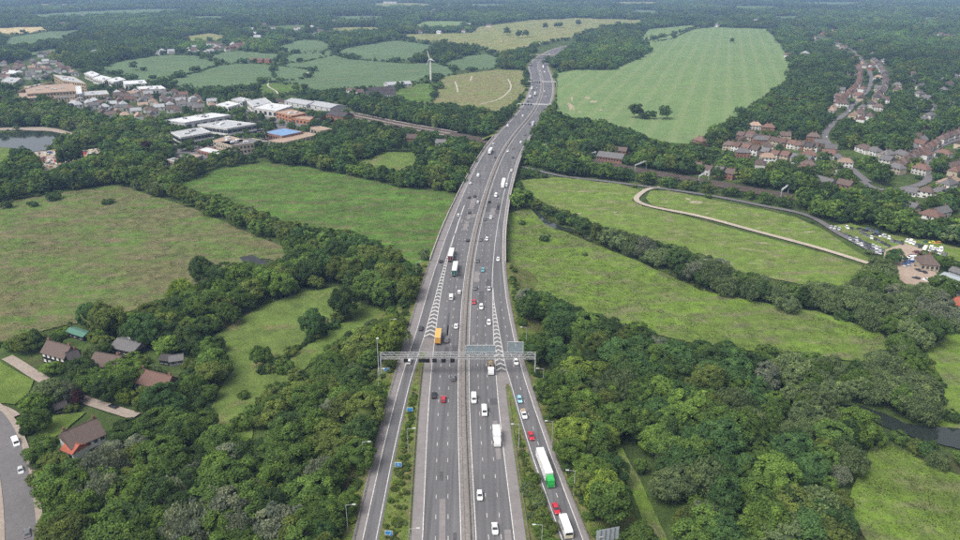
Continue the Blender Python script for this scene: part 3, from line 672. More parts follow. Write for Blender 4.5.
for x0, x1, ht, np_ in ((466, 495.2, 4.1, 4), (507.4, 522.6, 5.6, 2)):
    a, b = gx(x0), gx(x1); w = (b - a) / np_
    fr = MB()
    for xx in (a, b): fr.box(xx, 1.32, 8.1 + ht/2, 0.2, 0.2, ht + 0.1)
    for zz in (8.1, 8.1 + ht): fr.box((a + b)/2, 1.32, zz, b - a, 0.18, 0.2)
    sg = fr.build('sign_frame', 'pale_metal', gr)
    for i in range(np_):
        MB().box(a + w*(i + .5), 1.36, 8.1 + ht/2, w - 0.14, 0.08, ht - 0.2).build('sign_panel', 'signback', sg)
for x0, x1 in ((405, 409.2), (419.6, 430.7), (433, 437.4), (441.9, 446.3), (450.7, 455)):
    a, b = gx(x0), gx(x1)
    sg = MB().box((a + b)/2, -1.15, 6.6, b - a, 0.5, 1.5).build('signal_box', 'black', gr)
    MB().box((a + b)/2, -1.43, 6.6, (b - a) - 0.2, 0.05, 1.3).build('signal_face', 'black', sg)
tag(gr, 'wide pale lattice sign gantry spanning the motorway in front', 'gantry')
for y, xa, xb, lab in ((86.5, 526, 558, 'thin gantry with dark signs farthest up the motorway'), (110, 515, 551.5, 'thin gantry with dark signs over the motorway above the crop field corner')):
    s = s_of_y(y); p = at_road(s, 0); tx, ty = ax(s)[3:]
    g2 = empty('sign_gantry', p, math.atan2(-tx, ty)); L2 = 43
    MB().box(0, 0, 7.3, L2, 1.0, 1.1).build('beam', 'pale_metal', g2)
    for x in (-L2/2, L2/2): MB().box(x, 0, 3.2, 0.6, 0.6, 7.6).build('post', 'pale_metal', g2)
    for x in (-14.7, -11, -7.4, -3.9): MB().box(x, -0.7, 6.7, 2.4, 0.3, 2.0).build('signal_box', 'black', g2)
    tag(g2, lab, 'gantry')
# lamp columns: head pixel, arm direction
def lamp_proto(arm, hgt):
    r = empty('lamp_column', link=False)
    kid(r, MB().tube((0, 0, -1.5), (0, 0, hgt), 0.11, 0.07, 8).build('pole', 'steel', None, False))
    kid(r, MB().tube((0, 0, hgt - 0.02), (arm, 0, hgt + 0.25), 0.05, 0.045, 6).build('arm', 'steel', None, False))
    kid(r, MB().box(arm + (0.45 if arm > 0 else -0.45), 0, hgt + 0.25, 1.0, 0.36, 0.16).build('lamp_head', 'pale_metal', None, False)); return r
LP = [lamp_proto(1.9, 10), lamp_proto(-1.9, 10)]
for x, y, k, lab in [(362, 442, 0, 'lamp column in the trees left of the slip road, level with the second blue sign'), (345.7, 505, 0, 'lamp column nearest the bottom edge, left of the slip road'),
        (389.8, 319.5, 0, 'lamp column left of the slip road just behind the gantry'), (377.5, 369, 0, 'lamp column left of the slip road just in front of the gantry'),
        (407.2, 429, 0, 'lamp column in the left grass gore between two blue signs'), (409.5, 529, 0, 'lamp column in the left grass gore beside the nearest blue sign'),
        (553, 421.5, 1, 'lamp column right of the right slip road, beside the red car'), (575, 471, 1, 'lamp column right of the right slip road, level with the green lorry cab'),
        (519.3, 424.5, 1, 'lamp column in the right grass gore beside the white pickup'), (542.5, 525, 1, 'lamp column in the right grass gore nearest the bottom edge'),
        (526.7, 327.5, 1, 'lamp column right of the motorway just behind the gantry'), (543.7, 369, 1, 'lamp column right of the slip road just in front of the gantry'),
        (404, 282, 0, 'lamp column at the left edge beside the far end of the chevrons'), (416, 262, 0, 'lamp column at the left edge near the start of the viaduct')]:
    p = P(x, y, 16.4); o = copy_tree(LP[k]); o.location = (p.x, p.y, 6.4); o.rotation_euler.z = random.uniform(-.06, .06)
    tag(o, lab, 'lamp post', 'lamp columns along the motorway')
mast = empty('camera_mast', P(381.2, 373.5, 6.4) + Vector((-0.9, 0, 0)))
MB().tube((0, 0, -1), (0, 0, 16), 0.16, 0.11, 8).build('pole', 'pale_metal', mast)
MB().box(0.3, -0.2, 16.1, 0.9, 0.5, 0.45).build('camera_housing', 'headlight', mast)
tag(mast, 'tall pale camera mast at the left end of the gantry', 'mast')
# blue boards in the left gore
BW = 2.3
for k, (x, y, lab, marks) in enumerate([
        (389, 533, 'blue board with white edge nearest the camera in the left gore', 'a'), (398.2, 464.5, 'blue board with white edge in the left gore, second from the camera', 'b'),
        (409.8, 409.5, 'blue board with pale edge in the left gore, third from the camera', 'c'), (386.3, 368, 'blue board with white corner at the foot of the gantry', 'a')]):
    p = P(x, y, 8.6); zb = 6.9 if k < 3 else 6.2
    r = empty('roadside_sign', (p.x, p.y, zb), R(-6 + 4 * k))
    for sx in (-0.8, 0.8): MB().tube((sx, 0, -0.4), (sx, 0, 2.5), 0.06, n=6).build('post', 'steel', r)
    MB().box(0, -0.1, 1.75, BW, 0.06, 1.75).build('border', 'headlight', r)
    pl = MB().box(0, -0.15, 1.75, BW - 0.34, 0.05, 1.41).build('plate', 'sign_blue', r)
    if marks == 'a':
        MB().quad((-0.75, -0.19, 1.15), (-0.2, -0.19, 1.15), (-0.2, -0.19, 1.4), (-0.75, -0.19, 1.4)).build('mark', 'white', pl)
        MB().quad((-0.1, -0.19, 1.25), (0.1, -0.19, 1.1), (0.75, -0.19, 2.0), (0.6, -0.19, 2.15)).build('mark', 'white', pl)
    elif marks == 'b':
        MB().quad((-0.5, -0.19, 1.5), (0.5, -0.19, 1.5), (0.5, -0.19, 1.75), (-0.5, -0.19, 1.75)).build('mark', 'white', pl)
        MB().quad((-0.3, -0.19, 1.95), (0.3, -0.19, 1.95), (0.3, -0.19, 2.15), (-0.3, -0.19, 2.15)).build('mark', 'white', pl)
    tag(r, lab, 'sign', 'blue boards along the left slip road')
# back of the big direction sign, bottom right
pa, pb_ = P(596.6, 530.5, 12.0), P(619.6, 526.2, 12.0)
r = empty('direction_sign', ((pa.x + pb_.x)/2, (pa.y + pb_.y)/2, 4.6), ngon_dir(pa, pb_)); Ls = (pb_ - pa).length
for i in range(5):
    x = -Ls/2 + Ls * (i + .5) / 5
    MB().box(x, 0, 5.1, Ls/5 - 0.14, 0.06, 4.4).build('panel', 'signback_b', r)
for x in (-Ls*.3, -Ls*.1, Ls*.1, Ls*.3): MB().box(x, -0.12, 3.2, 0.16, 0.18, 8.0).build('post', 'dull_steel', r)
for z in (3.6, 5.1, 6.6): MB().box(0, 0.06, z, Ls, 0.06, 0.1).build('rib', 'steel', r)
MB().box(-Ls*.3, -0.3, 5.0, 1.3, 0.1, 0.22).build('fixing_plate', 'headlight', r)
tag(r, 'back of a large grey panelled road sign at the bottom right of the slip road', 'sign')
# wind turbine
wt = empty('wind_turbine', P(431, 83, 0)); H = 36
MB().loft([[(math.cos(t)*rr, math.sin(t)*rr, z) for t in np.linspace(0, 2*math.pi, 16, endpoint=False)] for z, rr in ((0, 1.7), (12, 1.45), (24, 1.2), (H, 0.95))]).build('tower', 'headlight', wt, smooth=False)
nac = MB().box(0.4, 0.6, H + 0.6, 1.9, 5.2, 1.9, R(-50)).build('nacelle', 'headlight', wt)
hub = Vector((-1.6, -1.6, H + 0.6)); rotv = Vector((math.cos(R(-50)), math.sin(R(-50)), 0))
MB().tube(hub + Vector((.7, .7, 0)), hub - Vector((.5, .5, 0)), 0.9, 0.4, 10).build('hub', 'headlight', wt)
for ang in (112, -8, 232):
    d = rotv * math.cos(R(ang)) + Vector((0, 0, 1)) * math.sin(R(ang)); side_ = Vector((0.64, 0.77, 0)).cross(d).normalized(); rings = []
    for t, w in ((0, .5), (.12, .95), (.35, .85), (.7, .5), (1, .12)):
        c = hub + d * (t * 14.5); th = w * 0.25; rings.append([c + side_*w, c + Vector((.64, .77, 0))*th, c - side_*w*.6, c - Vector((.64, .77, 0))*th])
    MB().loft(rings).build('blade', 'headlight', wt)
tag(wt, 'white three-bladed wind turbine standing on the far hillside', 'wind turbine')
# railway portals
for x, y, lab in [(596, 161, 'leftmost overhead line portal over the railway, beside the station'), (640, 170, 'overhead line portal over the railway near the bend of the track'),
                  (702, 182, 'overhead line portal over the railway, in front of the brick terrace'), (782, 195.5, 'overhead line portal over the railway beside the dark hedge'), (545, 152, 'overhead line portal over the railway beside the motorway viaduct')]:
    p = P(x, y, 0); i = int(np.argmin((RWW[:, 0] - p.x)**2 + (RWW[:, 1] - p.y)**2)); q = RWW[i]; nn = RWN[i]
    r = empty('overhead_line_portal', (q[0], q[1], 0), math.atan2(nn[1], nn[0]))
    for sx in (-10.2, 10.2): MB().box(sx, 0, 3.9, 0.35, 0.35, 7.8).build('mast', 'steel', r)
    b = MB()
    for y0 in (-0.4, 0.4):
        for z in (7.2, 8.0): b.box(0, y0, z, 21, 0.14, 0.14)
    for kx in range(-10, 11, 2): b.box(kx, 0, 7.6, 0.12, 0.9, 0.8)
    b.build('crossbeam', 'pale_metal', r); tag(r, lab, 'railway portal', 'overhead line portals')

# ---------------------------------------------------------------- vehicles (local +y is forward)
def wheel(r, x, y, rad=0.33, w=0.24, mesh={}):
    key = (rad, w)
    if key not in mesh: mesh[key] = MB().tube((-w/2, 0, 0), (w/2, 0, 0), rad, rad, 12).build('wheel', 'tyre', None, False).data
    o = bpy.data.objects.new('wheel', mesh[key]); o.location = (x, y, rad); return kid(r, o)
def ring(y, w, zb, zt):
    return [(-w*.9, y, zb), (-w, y, zb+.22), (-w*.98, y, zt-.09), (-w*.86, y, zt), (w*.86, y, zt), (w*.98, y, zt-.09), (w, y, zb+.22), (w*.9, y, zb)]
def frustum(y0, y1, w0, z0, y2, y3, w1, z1):
    return MB().loft([[(-w0, y0, z0), (w0, y0, z0), (w0, y1, z0), (-w0, y1, z0)], [(-w1, y2, z1), (w1, y2, z1), (w1, y3, z1), (-w1, y3, z1)]])
def lights(r, w, yf, zf, yr, zrr, s=0.34):
    for sx in (-1, 1):
        kid(r, MB().box(sx*(w - .24), yf, zf, s, 0.1, 0.17).build('headlight', 'headlight', None, False))
        kid(r, MB().box(sx*(w - .16), yr, zrr, 0.22, 0.1, 0.26).build('taillight', 'taillight', None, False))
def car(name, L, Wd, H, belt, cab0, cab1, top0, top1, hood, wheels=True):
    """cab0/cab1: glasshouse rear/front at the belt, top0/top1 at the roof (fractions of the length from the rear)"""
    r = empty(name, link=False); w = Wd/2; Y = lambda f: (f - .5) * L
    b = MB().loft([ring(Y(0), w*.86, .36, belt - .12), ring(Y(.035), w*.97, .28, belt - .02), ring(Y(.2), w, .24, belt + .02), ring(Y(cab1), w, .24, belt), ring(Y(.82), w*.985, .25, hood), ring(Y(.95), w*.93, .27, hood - .12), ring(Y(1), w*.78, .36, hood - .26)])
    kid(r, b.build('body', 'paint', None, False))
    gl = frustum(Y(cab0), Y(cab1), w*.9, belt - .02, Y(top0), Y(top1), w*.72, H - .06); kid(r, gl.build('windows', 'glass', None, False))
    rf = frustum(Y(top0) - .04, Y(top1) + .03, w*.745, H - .07, Y(top0) + .1, Y(top1) - .08, w*.66, H)
    for sx in (-1, 1):
        for a, bb in ((cab0 + .01, top0 + .01), (cab1 - .005, top1), ((cab0 + cab1)/2 - .02, (top0 + top1)/2)):
            rf.tube((sx*w*.9, Y(a), belt), (sx*w*.73, Y(bb), H - .06), 0.05, n=4)
    kid(r, rf.build('roof', 'paint', None, False))
    if wheels:
        for sx in (-1, 1):
            wheel(r, sx*(w - .12), Y(.19)); wheel(r, sx*(w - .12), Y(.81))
            kid(r, MB().box(sx*(w + .08), Y(cab1) - .12, belt + .08, .18, .12, .14).build('mirror', 'black', None, False))
        lights(r, w, Y(.975), hood - .2, Y(.008), belt - .2)
    return r
V = {}
V['hatch'] = car('car', 4.2, 1.82, 1.5, .93, .03, .72, .1, .55, .92)
V['saloon'] = car('car', 4.7, 1.86, 1.45, .92, .14, .73, .27, .57, .88)
V['suv'] = car('car', 4.6, 1.94, 1.72, 1.05, .02, .73, .07, .58, 1.04)
V['far_car'] = car('car', 4.4, 1.9, 1.5, .93, .04, .72, .12, .55, .92, wheels=False)
def van(name='van', L=5.4, Wd=2.02, H=2.2, wheels=True):
    r = empty(name, link=False); w = Wd/2
    b = MB().loft([[(-w, -L/2, .35), (-w, -L/2, 1.3), (-w*.93, -L/2, H - .08), (-w*.8, -L/2, H), (w*.8, -L/2, H), (w*.93, -L/2, H - .08), (w, -L/2, 1.3), (w, -L/2, .35)]] +
        [[(-w, y, .3), (-w, y, 1.25), (-w*.92*k, y, z - .08), (-w*.8*k, y, z), (w*.8*k, y, z), (w*.92*k, y, z - .08), (w, y, 1.25), (w, y, .3)] for y, z, k in ((L*.17, H, 1), (L*.22, H - .06, 1), (L*.355, 1.36, 1.05))] +
        [[(-w*.9, L/2, .4), (-w*.9, L/2, .7), (-w*.88, L/2, .9), (-w*.8, L/2, 1.0), (w*.8, L/2, 1.0), (w*.88, L/2, .9), (w*.9, L/2, .7), (w*.9, L/2, .4)]])
    kid(r, b.build('body', 'paint', None, False))
    kid(r, MB().quad((-w*.8, L*.357, 1.42), (w*.8, L*.357, 1.42), (w*.74, L*.235, H - .12), (-w*.74, L*.235, H - .12)).build('windscreen', 'glass', None, False))
    for sx in (-1, 1):
        kid(r, MB().box(sx*w*.985, L*.17, 1.55, .06, .9, .5).build('side_window', 'glass', None, False))
    if wheels:
        for sx in (-1, 1): wheel(r, sx*(w - .12), -L*.3, .35); wheel(r, sx*(w - .12), L*.32, .35)
        lights(r, w, L/2 - .08, .85, -L/2 - .01, 1.0); kid(r, MB().box(0, -L/2 - .02, 1.65, 1.3, .05, .5).build('rear_window', 'glass', None, False))
    return r
V['van'] = van(); V['far_van'] = van(wheels=False); V['minibus'] = van(L=6.2, H=2.6)
def lorry(name, boxL, boxH, cabH=2.9, artic=False, tipper=False, coach=False):
    """cab in front, load body behind; the origin is the middle"""
    r = empty(name, link=False); cl = 2.2; gap = 0.7 if artic else 0.25; T = boxL + cl + gap; w = 1.25
    y0 = -T/2; y1 = y0 + boxL; yc0 = y1 + gap; yc1 = T/2; zb = 1.05
    kid(r, MB().box(0, 0, .82, 1.0, T - .6, .36).build('chassis', 'black', None, False))
    if tipper:
        b = MB(); b.box(0, (y0+y1)/2, zb + .1, 2*w, boxL, .16)
        for sx in (-1, 1): b.box(sx*(w - .05), (y0+y1)/2, zb + .75, .1, boxL, 1.15)
        b.box(0, y0 + .05, zb + .75, 2*w - .2, .1, 1.15); b.box(0, y1 - .05, zb + .9, 2*w - .2, .1, 1.5)
        kid(r, b.build('tipper_body', 'paint', None, False))
        ld = MB(); nx, ny = 5, 12; rr = random.Random(3); i0 = len(ld.v)
        for i in range(ny + 1):
            for j in range(nx + 1):
                ex = 1 if 0 < i < ny and 0 < j < nx else 0
                ld.v.append((-w + .12 + (2*w - .24)*j/nx, y0 + .15 + (boxL - .3)*i/ny, zb + .95 + ex*(.25 + rr.uniform(0, .25))))
        for i in range(ny):
            for j in range(nx): q = i*(nx+1) + j; ld.f.append((q, q+1, q+nx+2, q+nx+1))
        kid(r, ld.build('load', 'bare', None, False))
        kid(r, MB().box(0.2, y1 - 1.2, zb + 1.6, .7, .6, .5).build('hatch', 'black', None, False))
    else:
        b = MB().box(0, (y0+y1)/2, zb + boxH/2, 2*w, boxL, boxH); kid(r, b.build('load_body', 'paint', None, False))
        t = MB()
        for sx in (-1, 1): t.box(sx*w, (y0+y1)/2, zb + boxH - .05, .12, boxL + .06, .12); t.box(sx*w, (y0+y1)/2, zb + .06, .12, boxL + .06, .12)
        t.box(0, y0, zb + boxH - .05, 2*w, .12, .12); kid(r, t.build('trim_rail', 'steel', None, False))
        for sx in (-.5, .5): kid(r, MB().box(sx*w*1.0, y0 - .03, zb + boxH/2, w - .12, .05, boxH - .3).build('rear_door', 'paint', None, False))
    cb = MB().loft([[(-w, yc0, .5), (w, yc0, .5), (w, yc0, cabH), (-w, yc0, cabH)], [(-w, yc1 - .75, .45), (w, yc1 - .75, .45), (w*.96, yc1 - .75, cabH), (-w*.96, yc1 - .75, cabH)], [(-w*.97, yc1 - .12, .45), (w*.97, yc1 - .12, .45), (w*.93, yc1 - .35, cabH - .12), (-w*.93, yc1 - .35, cabH - .12)], [(-w*.92, yc1, .5), (w*.92, yc1, .5), (w*.92, yc1 - .02, 1.4), (-w*.92, yc1 - .02, 1.4)]])
    kid(r, cb.build('cab', 'paint', None, False))
    kid(r, MB().quad((-w*.86, yc1 - .09, 1.5), (w*.86, yc1 - .09, 1.5), (w*.84, yc1 - .3, cabH - .35), (-w*.84, yc1 - .3, cabH - .35)).build('windscreen', 'glass', None, False))
    for sx in (-1, 1):
        kid(r, MB().box(sx*w*.99, yc1 - 1.1, 1.95, .05, .9, .65).build('side_window', 'glass', None, False))
        kid(r, MB().box(sx*(w + .16), yc1 - .25, 2.0, .22, .12, .6).build('mirror', 'black', None, False))
    if artic:
        kid(r, MB().loft([[(-w*.85, yc0 + .1, cabH), (w*.85, yc0 + .1, cabH), (w*.85, yc0 + .1, zb + boxH), (-w*.85, yc0 + .1, zb + boxH)], [(-w*.8, yc1 - .7, cabH - .03), (w*.8, yc1 - .7, cabH - .03), (w*.8, yc1 - .75, cabH + .1), (-w*.8, yc1 - .75, cabH + .1)]]).build('wind_deflector', 'paint', None, False))
    ys = [yc1 - 1.0] + ([yc0 - .1, y0 + 1.2, y0 + 2.5, y0 + 3.8] if artic else ([y0 + 1.5, y0 + 2.8] if T > 8 else [y0 + 1.6]))
    for y in ys:
        for sx in (-1, 1): wheel(r, sx*(w - .2), y, .5, .36)
    lights(r, w, yc1 - .03, .75, y0 - .02, .9, .4)
    return r
V['artic'] = lorry('articulated_lorry', 13.4, 2.85, 3.0, artic=True)
V['box'] = lorry('box_lorry', 6.2, 2.5, 2.7)
V['tipper'] = lorry('tipper_lorry', 6.6, 2.2, 2.9, tipper=True)
V['bigbox'] = lorry('box_lorry', 9.0, 2.9, 2.9)
def coach():
    r = empty('small_bus', link=False); L, w, H = 7.6, 1.2, 2.9
    b = MB().loft([[(-w*k, y, .35), (w*k, y, .35), (w*k, y, H - .25 - d), (w*.9*k, y, H - d), (-w*.9*k, y, H - d), (-w*k, y, H - .25 - d)] for y, k, d in ((-L/2, .96, .08), (-L/2 + .25, 1, 0), (L/2 - .5, 1, 0), (L/2, .95, .35))])
    kid(r, b.build('body', 'paint', None, False))
    kid(r, MB().box(0, L/2 - .28, 1.15, 2*w*.97, .62, 1.5).build('front_panel', 'paint', None, False))
    kid(r, MB().quad((-w*.88, L/2 + .04, 1.6), (w*.88, L/2 + .04, 1.6), (w*.85, L/2 + .03, 2.4), (-w*.85, L/2 + .03, 2.4)).build('windscreen', 'glass', None, False))
    for sx in (-1, 1):
        for i in range(3): kid(r, MB().box(sx*w, -L/2 + 1.3 + i*1.75, 1.95, .05, 1.5, .9).build('side_window', 'glass', None, False))
        for y in (-L*.28, L*.3): wheel(r, sx*(w - .2), y, .48, .34)
    for i in (-1.8,): kid(r, MB().box(0, i, H + .04, .9, .9, .12).build('roof_hatch', 'pale_metal', None, False))
    lights(r, w, L/2, .8, -L/2, 1.0); return r
V['coach'] = coach()
def pickup():
    r = car('pickup', 5.3, 1.9, 1.75, 1.05, .40, .76, .44, .62, 1.02)
    kid(r, MB().box(0, -1.75, 1.3, 1.6, 1.5, .5).build('load', 'bare', None, False)); kid(r, MB().box(0, -.75, 1.5, 1.5, .3, .5).build('load', 'thing', None, False, tint=(.35, .2, .14))); return r
V['pickup'] = pickup()
C_ = dict(white=(.72, .72, .71), silver=(.42, .43, .44), grey=(.10, .105, .11), dark=(.025, .026, .03), black=(.01, .01, .012), red=(.42, .015, .03), maroon=(.10, .012, .018), teal=(.10, .33, .38), blue=(.04, .10, .28), lightblue=(.25, .48, .58),
          green=(.02, .33, .06), darkgreen=(.012, .09, .06), orange=(.62, .33, .06), cream=(.62, .58, .40), brown=(.20, .13, .10), yellow=(.62, .55, .06))
def paint(o, **parts):
    for ch in o.children:
        base = ch.name.split('.')[0]
        c = parts.get(base, parts.get('all'))
        if c and ch.type == 'MESH' and ch.data.materials[0] == M['paint']: ch['tint'] = C_[c]
LANES = [-11.4, -7.7, -4.05, 3.95, 7.6, 11.2]
def road_vehicle(kind, x, y, colour, label, cat, hgt=0.7, away=None, snap=True, group='vehicles on the motorway', **parts):
    zz = zpx(y) + hgt; p = P(x, y, zz); S, O = road_coord([p.x], [p.y]); s, o = float(S[0]), float(O[0])
    if snap:
        ln = min(LANES, key=lambda l: abs(l - o))
        if abs(ln - o) < 1.9: o = o * 0.25 + ln * 0.75
    up = o < 0 if away is None else away
    q = at_road(s, o, 0.03); tx, ty = ax(s)[3:]
    da = (interp(OC, s + 8) - interp(OC, s)) / 8 if o < -15 and s < S_TIP_L else ((interp(ON, s + 8) - interp(ON, s)) / 8 if o > 15 and s < S_TIP_R else 0)
    rz = math.atan2(ty, tx) - math.atan(da) - math.pi/2 + (0 if up else math.pi)
    v = copy_tree(V[kind]); v.location = q; v.rotation_euler = (0, 0, rz); paint(v, all=colour, **parts)
    return tag(v, label, cat, group)
RV = [ # kind, x, y, colour, label, category
 ('suv', 409.3, 361, 'white', 'white car on the left slip road emerging from under the gantry', 'car'),
 ('hatch', 421, 328, 'dark', 'dark car on the left slip road beside the widest chevrons', 'car'),
 ('saloon', 446.3, 340, 'grey', 'dark grey car right beside the orange lorry', 'car'),
 ('saloon', 456.4, 326, 'white', 'white car in the inner lane just past the orange lorry', 'car'),
 ('hatch', 452.5, 378, 'grey', 'dark grey car driving away, just on this side of the gantry', 'car'),
 ('hatch', 434.4, 395, 'black', 'black car driving away beside the red car', 'car'),
 ('hatch', 443.3, 399, 'red', 'bright red car driving away between the lanes left of the median', 'car'),
 ('hatch', 440.8, 261, 'black', 'black car in the joining lane left of the lorry pair', 'car'),
 ('saloon', 467, 240, 'black', 'black car driving away in the inner lane beyond the lorry pair', 'car'),
 ('hatch', 459.9, 292, 'white', 'white car driving away behind the green-backed lorry', 'car'),
 ('saloon', 470.5, 183, 'white', 'white car driving away on the viaduct, left lane', 'car'),
 ('hatch', 467.4, 197, 'dark', 'dark car driving away on the viaduct, left of a pair', 'car'),
 ('hatch', 474.7, 196, 'black', 'black car driving away on the viaduct, right of a pair', 'car'),
 ('hatch', 477.4, 202, 'white', 'white car driving away on the viaduct near the median', 'car'),
 ('saloon', 469.5, 212.5, 'black', 'black car driving away at the near end of the viaduct', 'car'),
 ('hatch', 458.5, 215, 'white', 'white car driving away in the left lane at the near end of the viaduct', 'car'),
 ('far_car', 493.6, 157, 'dark', 'dark car driving away just behind the long white lorry on the viaduct', 'car'),
 ('far_car', 493.4, 143.5, 'white', 'white car driving away just ahead of the long white lorry', 'car'),
 ('far_car', 528.2, 101, 'dark', 'dark car driving away in the left lane below the upper gantry', 'car'),
 ('far_car', 532.9, 104, 'dark', 'dark car driving away in the middle lane below the upper gantry', 'car'),
 ('far_car', 536, 95.7, 'black', 'black car driving away between the two far gantries', 'car'),
 ('far_car', 538, 87.7, 'white', 'white car driving away under the farthest gantry', 'car'),
 ('far_car', 531.2, 63, 'maroon', 'maroon car driving away just before the far overbridge', 'car'),
 ('far_car', 527, 73, 'silver', 'silver car driving away on the far bend', 'car'),
 ('hatch', 519.6, 399.5, 'lightblue', 'light blue car coming down the right slip road', 'car'),
 ('saloon', 531.1, 435.8, 'red', 'dark red car on the right slip road just behind the green cab lorry', 'car'),
 ('saloon', 556, 508.5, 'red', 'red car on the right slip road between the green cab lorry and the bus', 'car'),
 ('hatch', 480, 495.5, 'white', 'white car in the inner lane right of the median near the bottom', 'car'),
 ('saloon', 496.3, 528.4, 'white', 'white car nearest the bottom edge on the right carriageway', 'car'),
 ('suv', 516, 362, 'white', 'white car on the right slip road just past the gantry', 'car'),
 ('hatch', 488.1, 322.5, 'white', 'white car approaching beside the long diverge chevrons', 'car'),
 ('suv', 480.4, 307, 'white', 'white car approaching in the middle lane beyond the gantry', 'car'),
 ('hatch', 472.9, 302, 'red', 'red car approaching in the lane next to the median', 'car'),
 ('hatch', 475.5, 288, 'grey', 'grey car approaching next to the median, behind the red car', 'car'),
 ('saloon', 488.4, 288.6, 'silver', 'silver car approaching at the tip of the diverge chevrons', 'car'),
 ('hatch', 481.6, 270, 'teal', 'teal car approaching in the middle lane beyond the chevrons', 'car'),
 ('saloon', 477, 260.5, 'grey', 'grey car approaching next to the median opposite the lorry pair', 'car'),
 ('hatch', 498, 259.3, 'white', 'white car approaching in the outermost right lane', 'car'),
 ('hatch', 485.8, 239, 'white', 'white car approaching beside a grey one at the near end of the viaduct', 'car'),
 ('hatch', 480.3, 239.5, 'grey', 'grey car approaching next to the median at the near end of the viaduct', 'car'),
 ('hatch', 490, 217.5, 'white', 'white car approaching on the viaduct in the middle lane', 'car'),
 ('hatch', 484, 219, 'grey', 'grey car approaching on the viaduct next to the median', 'car'),
 ('hatch', 511.5, 170.4, 'white', 'white car approaching in the outer lane of the viaduct, beyond the two lorries', 'car'),
 ('far_car', 508.4, 151, 'white', 'white car approaching next to the median at the far end of the viaduct', 'car'),
 ('far_car', 511.8, 148, 'brown', 'brown car approaching beside a white one at the far end of the viaduct', 'car'),
 ('far_car', 513, 157.5, 'dark', 'dark car approaching in the middle lane at the far end of the viaduct', 'car'),
 ('far_car', 521, 142, 'white', 'white car approaching where the railway passes beneath', 'car'),
 ('far_car', 524.6, 135, 'grey', 'grey car approaching just beyond the railway crossing', 'car'),
 ('far_car', 529.4, 124.4, 'dark', 'dark car approaching beside a pale lorry beyond the viaduct', 'car'),
 ('far_car', 544.8, 91.2, 'white', 'white car approaching just below the farthest gantry', 'car'),
 ('far_car', 546.3, 96.4, 'silver', 'silver car approaching midway between the far gantries', 'car'),
 ('far_car', 540, 71, 'white', 'white car approaching in the inner lane of the far bend', 'car'),
]
for k, x, y, c, lab, cat in RV: road_vehicle(k, x, y, c, lab, cat, 0.6)
for k, x, y, c, lab in [('van', 451.6, 296.5, 'white', 'white van driving away behind the lorry pair'), ('far_van', 478.3, 175, 'white', 'white van driving away in the middle of the viaduct'),
        ('far_van', 507.8, 126, 'white', 'white van driving away just beyond the viaduct'), ('far_van', 522.8, 116, 'white', 'white van driving away below the nearer far gantry'),
        ('van', 472.9, 398, 'white', 'white van approaching in the lane next to the median, in front of the gantry'), ('van', 483.7, 410.5, 'white', 'white van approaching in the middle lane behind the white lorry'),
        ('van', 494.8, 195, 'white', 'white van approaching on the viaduct ahead of the two lorries'), ('van', 506.2, 185, 'white', 'white van approaching beside the white lorry on the viaduct'),
        ('far_van', 544.5, 71.8, 'white', 'white van approaching on the far bend'), ('far_van', 549.5, 54.5, 'white', 'white van approaching beyond the far overbridge')]:
    road_vehicle(k, x, y, c, lab, 'van', 1.1)
for k, x, y, c, lab, parts in [
        ('bigbox', 437.7, 335.5, 'orange', 'orange box lorry driving away just beyond the gantry', dict()),
        ('artic', 451.4, 254, 'white', 'white lorry with maroon rear doors driving away, farther of a pair', dict(rear_door='maroon', cab='maroon', wind_deflector='maroon')),
        ('artic', 455.2, 268, 'white', 'white lorry with dark green rear driving away, nearer of a pair', dict(rear_door='darkgreen', cab='darkgreen', wind_deflector='darkgreen')),
        ('artic', 491.5, 150.5, 'white', 'long white lorry driving away on the far viaduct', dict()),
        ('bigbox', 531.8, 88.2, 'white', 'white lorry driving away at the farthest gantry', dict()),
        ('bigbox', 534.2, 93.4, 'white', 'white lorry driving away below the farthest gantry, in the middle lane', dict()),
        ('box', 530, 96.4, 'white', 'small white lorry driving away in the left lane between the far gantries', dict()),
        ('box', 495.9, 435.6, 'white', 'white box lorry approaching in the outer lane in front of the gantry', dict(cab='white')),
        ('tipper', 489.4, 366, 'brown', 'brown tipper lorry with white cab approaching under the gantry', dict(cab='white')),
        ('artic', 545.2, 467.5, 'white', 'long white articulated lorry with bright green cab on the right slip road', dict(cab='green', wind_deflector='green')),
        ('artic', 501.6, 183, 'white', 'white articulated lorry approaching on the viaduct', dict()),
        ('bigbox', 533.3, 124.2, 'silver', 'pale lorry approaching beyond the viaduct', dict()),
        ('bigbox', 543.5, 66.6, 'white', 'white lorry approaching on the far bend just past the overbridge', dict())]:
    road_vehicle(k, x, y, c, lab, 'lorry', 2.0, **parts)
road_vehicle('coach', 565.9, 525.3, 'white', 'white bus with pale yellow front at the bottom of the right slip road', 'bus', 1.8, front_panel='cream')
road_vehicle('pickup', 524, 414, 'white', 'white pickup with a brown load on the right slip road', 'pickup', 0.8)
def ground_vehicle(kind, x, y, rz, colour, label, cat='car', group=None, z=0.0, hgt=.6):
    p = P(x, y, z + hgt); v = copy_tree(V[kind]); v.location = (p.x, p.y, z); v.rotation_euler = (0, 0, rz); paint(v, all=colour)
    return tag(v, label, cat, group)
def street_rz(x, y):
    p = P(x, y); i = int(np.argmin((STW[:, 0] - p.x)**2 + (STW[:, 1] - p.y)**2)); i = min(max(i, 1), len(STW) - 2); t = STW[i + 1] - STW[i - 1]; return math.atan2(t[1], t[0]) - math.pi/2
ground_vehicle('van', 15.8, 442, street_rz(15.8, 442) + math.pi, 'white', 'white van on the street at the left edge', 'van', z=.12, hgt=1.0)
